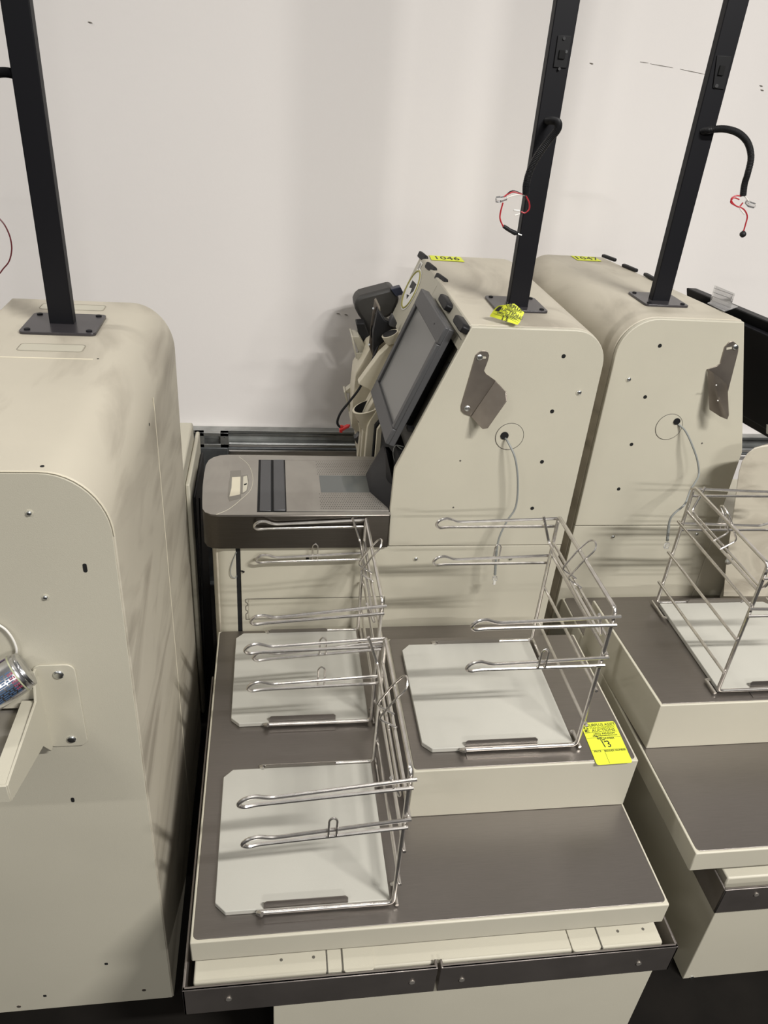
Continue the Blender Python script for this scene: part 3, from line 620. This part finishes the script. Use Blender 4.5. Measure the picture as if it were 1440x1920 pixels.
# top seams, cut-outs
t1 = MB(); t1.tube([(-.56, 1.415, 1.3762), (-.330, 1.415, 1.3762)], .0012, 6); t1.build('top_seam', CREAM, lk)
disc('rivet_hole', VOID, lk, (-.322, 1.419, 1.376), (0, 0, 1), .0022, .0004, 10)
disc('rivet_hole', VOID, lk, (-.317, .990, 1.376), (0, 0, 1), .003, .0004, 10)
def slot_outline(x0, x1, y0, y1):
    P = rrect(x0, y0, x1, y1, .008); P = [(p[0], p[1], 1.3763) for p in P]; P.append(P[0])
    s_ = MB().tube(P, .0007, 6).build('knockout_outline', SEAM_L, lk)
    MB().xy(rrect(x0 + .002, y0 + .002, x1 - .002, y1 - .002, .006), 1.3755, 1.3766).build('knockout_panel', BEIGE, lk)
slot_outline(-.476, -.357, 1.452, 1.492); slot_outline(-.500, -.366, 1.715, 1.755)
# right flank seam
fs = MB(); fs.tube([(BL - .0002, 1.42, z) for z in (1.30, 1.0, .6, .2, 0.02)], .0010, 6); fs.build('flank_seam', CREAM, lk)
disc('rivet_hole', VOID, lk, at(280, 796, 0, BL), (1, 0, 0), .003, .0004, 10)
for hx, hz in [(-.34, 1.310), (-.34, 1.161)]: ring_screw(lk, (hx, YL, hz), (0, -1, 0), .0055)
MB().xz(rrect(-.2795, 1.206, -.2735, 1.222, .0029), YL - .0005, YL + .002).build('key_slot', VOID, lk)
MB().xz(rrect(-.3635, .694, -.3575, .706, .0029), YL - .0005, YL + .002).build('key_slot', VOID, lk)
MB().xz(rrect(-.3640, .1565, -.3570, .1645, .002), YL - .0005, YL + .002).build('square_hole', VOID, lk)
MB().xz(rrect(-.5065, .050, -.4995, .058, .002), YL - .0005, YL + .002).build('square_hole', VOID, lk)
for hx, hz in [(-.563, .020), (-.291, .042)]: disc('bolt_hole', BRKT, lk, (hx, YL, hz), (0, -1, 0), .0045, .0008)
lp = pole(lk, -.4495, -.4025, 1.600, 1.626, 1.376, plate=(-.496, -.350, 1.544, 1.672))
conduit(lp, [at(a, b_, 1, y) for a, b_, y in [(24, 138, 1.61), (14, 136, 1.61), (0, 136, 1.61), (-16, 142, 1.61), (-32, 170, 1.61), (-38, 220, 1.61), (-36, 270, 1.61)]])
MB().tube(spline([at(a, b_, 1, 1.60) for a, b_ in [(-36, 280), (-30, 340), (-14, 395), (0, 411), (10, 424), (19, 445), (22, 468), (17, 490), (6, 504), (0, 512), (-8, 520)]], 6), .0014, 6).build('dark_red_wire', mat('dark_red_wire', (.10, .01, .015), .4), lp)
# tray fixed to the side
ty = MB().xz(rrect(-.382, .842, -.316, 1.027, .014), YL - .003, YL).build('tray_bracket', BEIGE, lk, bevel=.0008)
socket_bolt(ty, (-.342, YL - .003, 1.007), (0, -1, 0), .0068); socket_bolt(ty, (-.341, YL - .003, .859), (0, -1, 0), .0062)
MB().yz([(YL, 1.020), (YL - .012, 1.022), (YL - .03, .975), (.786, .970), (.786, .936), (YL - .040, .885), (YL - .012, .842), (YL, .842)], -.378, -.374).build('tray_arm', BEIGE, lk, bevel=.0006)
MB().box((-.62, .784, .936), (-.376, .788, .970)).build('tray_end', BEIGE, lk, bevel=.0006)
MB().box((-.62, YL - .012, .945), (-.379, YL - .009, .985)).build('tray_end', BEIGE, lk, bevel=.0006)
tf = MB(); tf.box((-.400, .787, .966), (-.376, YL - .02, .969)); tf.build('tray_rim', BEIGE, lk, bevel=.0006)
tf = MB(); tf.box((-.62, .787, .936), (-.400, YL - .01, .939)); tf.add([(-.4, .787, .968), (-.412, .787, .938), (-.412, YL - .02, .938), (-.4, YL - .02, .968)], [(0, 1, 2, 3)]); tf.build('tray_floor', STEEL_L, lk)
MB().tube(spline([at(a, b_, 1, YL - .006) for a, b_ in [(-14, 1166), (0, 1173), (13, 1183), (25, 1200), (31, 1218), (28, 1235)]], 6), .0018, 8).build('white_cable', WHITEC, lk)

# energy-drink can lying in the tray
cr = .0315
ctop = Vector((-.376, .938, 1.052)); cdir = Vector((-.80, -.42, -.36)).normalized()
can = root('drink_can', ctop, 'silver drink can with blue lettering lying tilted in left side tray', 'can')
L = .155
pr = [(0, .86), (.0015, .92), (.003, .93), (.0045, .91), (.0055, .90), (.008, .96), (.0105, 1.0), (L - .012, 1.0), (L - .004, .86), (L, .78)]
MB().tube([ctop + cdir * a for a, _ in pr], cr, 36, rr=[cr * b_ for _, b_ in pr]).build('can_body', ALU, can)
MB().tube([ctop + cdir * .004, ctop + cdir * .0045, ctop - cdir * .0002, ctop + cdir * .0008], cr, 36, rr=[cr * .78, cr * .93, cr * .91, cr * .80], cap=False).build('rim', ALU, can)
uu = cdir.cross(Vector((0, 0, 1))).normalized(); vv = cdir.cross(uu).normalized()
if vv.z < 0: vv = -vv; 
def canpt(a, ang, r=cr + .0002): return ctop + cdir * a + (uu * math.sin(ang) + vv * math.cos(ang)) * r
sgn_u = -1 if uu.y > 0 else 1      # positive angles turn toward the camera
def patch(name, m, a0, a1, g0, g1, n=6, r=cr + .0003):
    vs = []; fs = []
    for i in range(n + 1):
        g = (g0 + (g1 - g0) * i / n) * sgn_u; vs += [canpt(a0, g, r), canpt(a1, g, r)]
    fs = [(2 * i, 2 * i + 1, 2 * i + 3, 2 * i + 2) for i in range(n)]
    return MB().add(vs, fs).build(name, m, can)
patch('lime_band', LIMEP, .0108, .0130, -1.5, 2.2, 20)
random.seed(3)
tx = MB()
for row in range(11):
    g = .55 + row * .115; a = .0150 + random.random() * .003
    while a < .12:
        wl = .003 + random.random() * .009
        for i in range(1):
            vs = [canpt(a, g * sgn_u, cr + .0004), canpt(a + wl, g * sgn_u, cr + .0004), canpt(a + wl, (g + .07) * sgn_u, cr + .0004), canpt(a, (g + .07) * sgn_u, cr + .0004)]
            tx.add(vs, [(0, 1, 2, 3)])
        a += wl + .0022
o = tx.build('fine_print', BLUEP, can)
rt = MB()
for row in range(5):
    for k in range(3):
        g = .65 + row * .2; a = .0135 + k * .003
        rt.add([canpt(a, g * sgn_u, cr + .0005), canpt(a + .002, g * sgn_u, cr + .0005), canpt(a + .002, (g + .12) * sgn_u, cr + .0005), canpt(a, (g + .12) * sgn_u, cr + .0005)], [(0, 1, 2, 3)])
rt.build('red_print', REDB, can)
patch('blue_bar', BLUEP, .060, .063, .5, 1.9, 10, cr + .0006)
# dark emblem patch
em0 = patch('dark_emblem', PURP, 0.038, 0.108, -.60, -.08, 8, cr + .0006)
patch('dark_emblem', PURP, 0.022, 0.038, -.50, -.20, 6, cr + .0007)
patch('dark_emblem', PURP, 0.014, 0.022, -.32, -.22, 3, cr + .0007); patch('dark_emblem', PURP, 0.028, 0.038, -.10, -.02, 3, cr + .0007)
patch('dark_emblem', PURP, 0.034, 0.048, .02, .12, 3, cr + .0007); patch('dark_emblem', PURP, 0.043, 0.098, -.08, .06, 4, cr + .0007)
patch('emblem_spot', REDB, 0.024, 0.032, -.42, -.26, 4, cr + .0010)

# beige panels and edges standing in the gap behind the left kiosk
bx = root('bagging_cabinet', (-.27, 2.0, 0), 'beige cabinet panels half hidden behind large left kiosk', 'cabinet')
MB().box((-.42, 1.815, 0), (-.236, 2.15, .915)).build('panel_box', BEIGE, bx, bevel=.006)
MB().box((-.235, 1.86, 0), (-.223, 2.20, .862)).build('side_sheet', BEIGE, bx, bevel=.004)
MB().box((-.221, 1.90, 0), (-.214, 2.18, .80)).build('edge_strip', BLACKP, bx, bevel=.002)
MB().tube([(-.207, 1.93, .78), (-.208, 1.90, .60), (-.210, 1.86, .42), (-.211, 1.84, .1)], .0022, 8).build('hanging_cable', BLACKP, bx)

# ------------------------------------------------------------------ bagging stations
ZD = .489
bs = root('bagging_station', (.3, 1.2, 0), 'middle bagging station with stepped brushed steel deck and beige skirt', 'bagging station')
MB().box((.0, .800, 0.0), (.800, 1.64, .33)).build('base_cabinet', BEIGE, bs, bevel=.002)
MB().box((-.148, .792, .335), (.786, 1.66, .395)).build('scale_base', BEIGE, bs, bevel=.004)
for x0, x1 in [(.119, .142), (.560, .596)]: pass
def px_top(pts, z, h, name, m, parent, bev=.001): return MB().prism([at(a, b_, 2, z) for a, b_ in pts], (0, 0, h)).build(name, m, parent, bevel=bev)
# cover tabs on the shelf
MB().xy(rrect(.133, .787, .192, .860, .006), .392, .3985).build('cover_tab', BEIGE, bs, bevel=.001)
MB().xy([(.103, .790), (.129, .790), (.129, .860), (.103, .860)], .392, .3965).build('cover_tab', BEIGE, bs, bevel=.0006)
MB().xy(rrect(.592, .787, .650, .860, .006), .392, .3985).build('cover_tab', BEIGE, bs, bevel=.001)
for x in (.1015, .131, .654): MB().box((x, .790, .392), (x + .0022, .860, .3968)).build('shelf_seam', SEAM, bs)
for x, y in [(.015, .822), (.077, .822), (.700, .822), (.755, .822)]: disc('shelf_screw', SEAM, bs, (x, y, .395), (0, 0, 1), .003, .0006, 10)
# bumpers
def bumper(x0, x1, yf, side, ydeep, name='bumper', z0=.322, z1=.405, parent=bs):
    b = MB(); t = .005
    b.box((x0, yf, z0), (x1, yf + t, z1))
    if side < 0: b.box((x0, yf, z0), (x0 + t, ydeep, z1))
    if side > 0: b.box((x1 - t, yf, z0), (x1, ydeep, z1))
    b.box((x0, yf, z1 - t * .5), (x1, yf + .008, z1))
    e = x1 if side < 0 else x0
    b.box((e - t / 2, yf, z0), (e + t / 2, yf + .018, z1))
    return b.build(name, STEEL_B, parent, bevel=.0022)
b1_ = bumper(-.166, .311, .775, -1, 1.6); b2_ = bumper(.322, .809, .775, 1, 1.6)
for x in (-.083, .266): disc('bumper_bolt', STEEL_L, b1_, (x, .775, .365), (0, -1, 0), .0055, .0018)
for x in (.366, .735): disc('bumper_bolt', STEEL_L, b2_, (x, .775, .357), (0, -1, 0), .0055, .0018)
# lower deck: beige skirt and inset steel
dk = MB().xy([(-.151, .815), (.785, .815), (.785, 1.690), (-.151, 1.690)], .428, .4875).build('deck_frame', BEIGE, bs, bevel=.0025)
MB().xy(rrect(-.146, .8205, .780, 1.688, .010), .4868, .489).build('deck_plate', STEEL, bs, bevel=.0006)
# raised step
MB().box((.2885, 1.052, .489), (.783, 1.470, .6335)).build('raised_step', BEIGE, bs, bevel=.002)
MB().box((.2870, 1.060, .490), (.2890, 1.468, .631)).build('step_side_sheet', STEEL, bs)
MB().xy(rrect(.2905, 1.057, .778, 1.468, .008), .633, .635).build('step_plate', STEEL, bs, bevel=.0005)
MB().box((.30, 1.62, .489), (.76, 1.690, .4905)).build('rear_strip', STEEL, bs)

rs_ = root('bagging_station', (1.35, 1.35, 0), 'right bagging station partly outside the frame, stepped steel deck, beige skirt', 'bagging station')
XR0, XR1 = .895, 1.83
MB().box((1.0, .908, 0), (1.80, 1.76, .33)).build('base_cabinet', BEIGE, rs_, bevel=.002)
MB().box((.996, .915, .335), (1.80, 1.78, .397)).build('scale_base', BEIGE, rs_, bevel=.004)
bb = MB(); bb.box((.982, .895, .300), (1.80, .900, .385)).box((.982, .895, .300), (.987, 1.30, .385)).box((.982, .895, .381), (1.80, .903, .385))
bbm = bb.build('bumper', STEEL_B, rs_, bevel=.002)
disc('bumper_bolt', STEEL_L, bbm, at(1418, 1677, 1, .895), (0, -1, 0), .0055, .0018)
disc('bumper_bolt', STEEL_L, bbm, at(1312, 1616, 0, .982), (-1, 0, 0), .0055, .0018)
disc('panel_bolt', BOLT, rs_, at(1297, 1832, 1, .908), (0, -1, 0), .005, .002)
MB().box((XR0, .920, .428), (XR1, 1.812, .4875)).build('deck_frame', BEIGE, rs_, bevel=.0025)
MB().xy(rrect(XR0 + .005, .9255, XR1 - .005, 1.810, .010), .4868, .489).build('deck_plate', STEEL, rs_, bevel=.0006)
sk = [(.906, 1.207), (1.42, 1.207), (1.42, 1.612), (.888, 1.612)]
MB().xy(sk, .489, .6335).build('raised_step', BEIGE, rs_, bevel=.002)
MB().xy([(.912, 1.212), (1.415, 1.212), (1.415, 1.610), (.894, 1.610)], .633, .635).build('step_plate', STEEL, rs_, bevel=.0005)

# beige rounded unit right of the right rack, cut by the frame
ru = root('cash_unit', (1.5, 1.70, 0), 'beige rounded unit cut by right frame edge behind the right bag rack', 'cabinet')
outl = [at(a, b_, 1, 1.70) for a, b_ in [(1354, 1120), (1361, 1045), (1375, 950), (1384, 885), (1390, 865), (1400, 850), (1413, 840), (1428, 836), (1460, 832), (1560, 828), (1560, 1120)]]
MB().prism(outl, (.03, .016, 0)).build('unit_body', BEIGE_D, ru, bevel=.004)
socket_bolt(ru, at(1367, 1052, 1, 1.70), (0, -1, 0), .0095)
MB().box((1.42, 1.715, .4895), (1.70, 1.80, .66)).build('unit_foot', BEIGE, ru)

# ------------------------------------------------------------------ cutting boards
def board(cx, cy, z, sg, label):
    h = .1665; c = .020
    P = [(h, -h), (h, h), (-h + c, h), (-h, h - c), (-h, -h + c), (-h + c, -h)]
    P = [(cx + sg * a, cy + b_) for a, b_ in P]
    o = MB().xy(P, z + .0005, z + .0125).build('cutting_board', BOARD, None, bevel=.0015)
    return tag(o, label, 'cutting board', 'white boards under the bag racks')
BA = (.4815, 1.265, .635); BB = (.057, 1.028, ZD); BC = (.066, 1.4975, ZD); BD = (1.234, 1.408, .635)
board(*BA, 1, 'white clipped-corner board on the raised step of the middle station')
board(*BB, 1, 'front white clipped-corner board on lower deck of the middle station')
board(*BC, 1, 'rear white clipped-corner board on lower deck below the scanner bed')
board(*BD, -1, 'white board on the raised step of the right station')

# ------------------------------------------------------------------ bag racks
def rack(cx, cy, z, sg, label, tilt=(0.0, 0.0), R=.0046, top=.383):
    rt = root('bag_rack', (cx, cy, z), label, 'bag rack', 'wire bag racks')
    T = lambda u, y, h: Vector((cx + sg * u, cy + y, z + h))
    P = .1725; Y = .172; D = .0115
    frame = fillet([T(-.078, -Y - .008, D + .006), T(-.088, -Y, D), T(P, -Y, D), T(P, -Y, top), T(P, Y, top), T(P, Y, D), T(-.088, Y, D), T(-.078, Y - .008, D + .006)], .014, 5)
    MB().tube(frame, R, 10).build('frame', WIRE, rt)
    r = .0036
    MB().tube([T(P, -Y, .312), T(P, Y, .312)], r, 8).build('crossbar', WIRE, rt)
    for h in (.272, .174, .075): MB().tube([T(P + .0065, -Y - .006, h), T(P + .0065, Y + .012, h)], r, 8).build('crossbar', WIRE, rt)
    for y0, y1 in ((Y + .012, Y - .060), (-Y - .004, -Y + .045)):
        MB().tube(fillet([T(P + .007, y0, .004 + r), T(P + .007, y1, .004 + r), T(P + .0015, y1 - .008, .008 + r)], .006, 4), r, 8).build('foot_rod', WIRE, rt)
    # double-wire arms with looped ends
    for side, t in ((-1, tilt[0]), (1, tilt[1])):
        for hz, ln in ((.372, .282), (.268, .278)):
            yy = side * (Y + R + r)
            e0 = P + .010 if side < 0 else P + .002
            u1 = P - ln
            dz = t
            gap = .021
            pts = [T(e0, yy, hz), T(u1 + .048, yy, hz + dz * .9 - .009), T(u1 + .022, yy - .004, hz + dz + .004), T(u1 + .004, yy - .008, hz + dz + .003), T(u1 - .006, yy - .008, hz + dz - .010), T(u1 + .004, yy - .004, hz + dz - gap - .001), T(u1 + .024, yy, hz + dz - gap - .001), T(e0 - .004, yy, hz - gap)]
            MB().tube(fillet(pts, .010, 4), r, 8).build('arm', WIRE, rt)
        # little upright loop on the lower arm
        yy = side * (Y + R + 2 * r) ; hb = .268 + t * .45 - .018
        MB().tube(fillet([T(.052, yy, hb), T(.052, yy, hb + .042), T(.045, yy, hb + .049), T(.038, yy, hb + .042), T(.038, yy, hb)], .006, 4), .0020, 8).build('bag_tab', WIRE, rt)
    # drop bar welded under the upper arms
    MB().tube(fillet([T(P - .034, -Y - .006, top - .006), T(P - .012, -Y + .004, top - .070), T(P - .012, Y - .004, top - .070), T(P - .034, Y + .006, top - .004)], .012, 5), .0033, 8).build('drop_bar', WIRE, rt)
    # wire hook in the middle of the frame
    MB().tube(fillet([T(P + .004, .024, .314), T(.140, .028, .337), T(.168, .030, .385), T(.188, .028, .412), T(.192, .010, .422), T(.188, -.008, .412), T(.168, -.008, .385), T(.140, -.008, .337), T(P + .004, -.010, .314)], .010, 5), .0022, 8).build('bag_hook', WIRE, rt)
    # sheet clips holding the frame to the deck
    for yb, s_ in ((-Y, -1), (Y, 1)):
        cl = MB()
        cl.xy([(cx + sg * a, cy + b_) for a, b_ in [(-.075, yb - .017 * 1), (.085, yb - .017), (.085, yb + .004), (-.075, yb + .004)]] if s_ < 0 else [(cx + sg * a, cy + b_) for a, b_ in [(-.075, yb - .004), (.085, yb - .004), (.085, yb + .012), (-.075, yb + .012)]], z + .0003, z + .0018)
        c_ = cl.build('deck_clip', STEEL, rt)
        yi = cy + yb - s_ * .0055
        cu = MB().prism([(cx + sg * -.075, yi, z + .0130), (cx + sg * .085, yi, z + .0130), (cx + sg * .085, yi - s_ * .003, z + .023), (cx + sg * .080, yi - s_ * .004, z + .027), (cx + sg * -.070, yi - s_ * .004, z + .027), (cx + sg * -.075, yi - s_ * .003, z + .023)], (0, -s_ * .0018, 0))
        cu.build('clip_flange', STEEL, c_)
    return rt
rack(*BA, 1, 'chrome wire bag rack standing around the board on middle raised step')
rack(*BB, 1, 'front chrome wire bag rack on the lower deck, nearest the camera', tilt=(-.020, -.006))
rack(*BC, 1, 'rear left chrome wire bag rack in front of the scanner bed', tilt=(-.020, -.004))
rack(*BD, -1, 'chrome wire bag rack with arms to the right on right-hand station')

# ------------------------------------------------------------------ yellow auction tags
def auction_tag(P00, P10, P01, label, number, name='auction_tag'):
    """P00 top-left, P10 top-right, P01 bottom-left corner of the printed sheet"""
    P00, P10, P01 = Vector(P00), Vector(P10), Vector(P01)
    ex = P10 - P00; ey = P01 - P00; W_ = ex.length; H_ = ey.length; ux = ex.normalized(); uy = -ey.normalized(); nz = ux.cross(uy).normalized()
    t = root(name, P00, label, 'tag', 'yellow auction tags')
    pt = lambda a, b_, d=0: P00 + ex * a + ey * b_ + nz * d
    rp_ = rrect(0, 0, 1, 1, .06)
    MB().prism([pt(a, b_) for a, b_ in rp_], nz * .0004).build('paper', YEL, t)
    z = .0006
    def line(a0, b0, a1, b1, th=.0006):
        MB().prism([pt(a0, b0, z - .0003) - uy * th / 2 - ux * th / 2, pt(a1, b1, z - .0003) - uy * th / 2 + ux * th / 2, pt(a1, b1, z - .0003) + uy * th / 2 + ux * th / 2, pt(a0, b0, z - .0003) + uy * th / 2 - ux * th / 2], nz * .0003).build('ruled_line', INK, t)
    lg = MB().prism([pt(a, b_, .0003) for a, b_ in [(.04, .04), (.17, .04), (.17, .25), (.04, .25)]], nz * .0003).build('logo_block', INK, t)
    text('logo_lettering', 'SAM', .0175 * W_ / .082, YEL, lg, pt(.105, .145, .0008), -uy, ux, width=.75)
    text('lettering', 'SURPLUS ASSET', .0112 * W_ / .082, INK, t, pt(.58, .075, z), ux, uy, width=.86)
    text('lettering', 'MANAGEMENT', .0085 * W_ / .082, INKO, t, pt(.58, .145, z), ux, uy, width=1.05)
    text('lettering', 'AUCTIONS', .0105 * W_ / .082, INK, t, pt(.58, .21, z), ux, uy, width=1.05)
    line(.04, .25, .96, .25)
    text('lettering', '(402) 4454SAM', .0070 * W_ / .082, INK, t, pt(.56, .29, z), ux, uy, width=1.15)
    text('lettering', 'www.surplusauctions.com', .0058 * W_ / .082, INK, t, pt(.56, .335, z), ux, uy, width=.95)
    line(.02, .38, .98, .38)
    text('lettering', 'LOT NUMBER', .0065 * W_ / .082, INK, t, pt(.55, .41, z), ux, uy)
    text('handwritten_number', number, .026 * W_ / .082, INK, t, pt(.50, .55, z), ux, uy, font_shear=-.15, width=.9)
    sc = [pt(a, b_, z) for a, b_ in [(.24, .33), (.34, .36), (.30, .40), (.42, .39), (.38, .45), (.50, .43), (.46, .49), (.56, .47)]]
    MB().tube(sc, .0011, 6).build('crossed_out_scribble', INK, t)
    line(.02, .67, .98, .67)
    text('lettering', 'PRICE', .0065 * W_ / .082, INK, t, pt(.17, .70, z), ux, uy)
    text('lettering', 'BIDDER NUMBER', .0065 * W_ / .082, INK, t, pt(.67, .70, z), ux, uy)
    MB().prism([pt(.36, .67, .0003), pt(.368, .67, .0003), pt(.368, .98, .0003), pt(.36, .98, .0003)], nz * .0003).build('ruled_line', INK, t)
    return t
auction_tag((.689, 1.162, .636), (.771, 1.164, .636), (.684, 1.043, .636), 'yellow printed auction tag lying flat at corner of raised step', '13')

# curled tag at the foot of the middle pole
ct = root('auction_tag', (.56, 1.79, 1.384), 'curled yellow auction tag leaning on the middle pole base plate', 'tag', 'yellow auction tags')
nU, nV = 10, 12
def curl(u, v):   # u 0..1 across, v 0..1 from far to near
    A = at(935, 573, 2, 1.420); B = at(965, 569, 2, 1.425); B2 = at(983, 586, 2, 1.405)
    Cc = at(918, 593, 2, 1.388); D = at(970, 609, 2, 1.384)
    farp = A.lerp(B, min(u * 1.6, 1)) if u < .62 else B.lerp(B2, (u - .62) / .38)
    nearp = Cc.lerp(D, u)
    p = farp.lerp(nearp, v); p.z += .010 * math.sin(PI * v) * (.4 - u)
    return p
vs_ = [curl(i / nU, j / nV) for j in range(nV + 1) for i in range(nU + 1)]
MB().add(vs_, [(j * (nU + 1) + i, j * (nU + 1) + i + 1, (j + 1) * (nU + 1) + i + 1, (j + 1) * (nU + 1) + i) for j in range(nV) for i in range(nU)]).build('paper', YEL, ct)
def curl_text(s, size, u, v, m=INK, width=1.0):
    p = curl(u, v); ux = (curl(min(u + .1, 1), v) - curl(max(u - .1, 0), v)).normalized(); vy = (curl(u, max(v - .1, 0)) - curl(u, min(v + .1, 1))).normalized()
    n_ = ux.cross(vy).normalized(); vy = n_.cross(ux)
    return text('lettering', s, size, m, ct, p + n_ * .0022, ux, vy, width=width)
def curl_patch(name, u0, u1, v0, v1, m):
    k = 6; vs = []
    for j in range(k + 1):
        for i in range(k + 1):
            u = u0 + (u1 - u0) * i / k; v = v0 + (v1 - v0) * j / k; p = curl(u, v)
            n_ = (curl(min(u + .05, 1), v) - curl(max(u - .05, 0), v)).cross(curl(u, max(v - .05, 0)) - curl(u, min(v + .05, 1))).normalized()
            vs.append(p + n_ * .0008)
    return MB().add(vs, [(j * (k + 1) + i, j * (k + 1) + i + 1, (j + 1) * (k + 1) + i + 1, (j + 1) * (k + 1) + i) for j in range(k) for i in range(k)]).build(name, m, ct)
curl_patch('logo_block', .05, .20, .12, .56, INK)
curl_text('SURPLUS', .0125, .62, .17); curl_text('MGMT', .009, .62, .33, INKO); curl_text('AUCTIONS', .012, .62, .47, width=1.05)
curl_patch('ruled_line', .24, .98, .57, .585, INK)
curl_text('(402) 4454SAM', .008, .55, .66); curl_text('13', .018, .52, .88)
curl_patch('ruled_line', .05, .98, .765, .78, INK)

def flat_tag(c4, label, s):
    P = [at(a, b_, 2, 1.3775) for a, b_ in c4]
    c = sum(P, Vector((0, 0, 0))) / 4
    t = root('auction_tag', c, label, 'tag', 'yellow auction tags')
    MB().prism(P, (0, 0, .0005)).build('paper', YEL, t)
    ux = (P[1] - P[0]).normalized(); uy = Vector((0, 0, 1)).cross(ux)
    text('handwritten_number', s, .055, INK, t, c + Vector((0, 0, .001)), ux, uy, width=.75)
    P2 = [P[0].lerp(P[1], .42), P[0].lerp(P[1], .435), P[3].lerp(P[2], .435), P[3].lerp(P[2], .42)]
    return t
flat_tag([(805, 479), (863, 482), (871, 491), (809, 487.5)], 'yellow numbered tag on far end of middle kiosk top', '1046')
flat_tag([(1070, 479.5), (1115, 482), (1128, 490), (1083, 488)], 'yellow numbered tag on far end of right kiosk top', '1047')
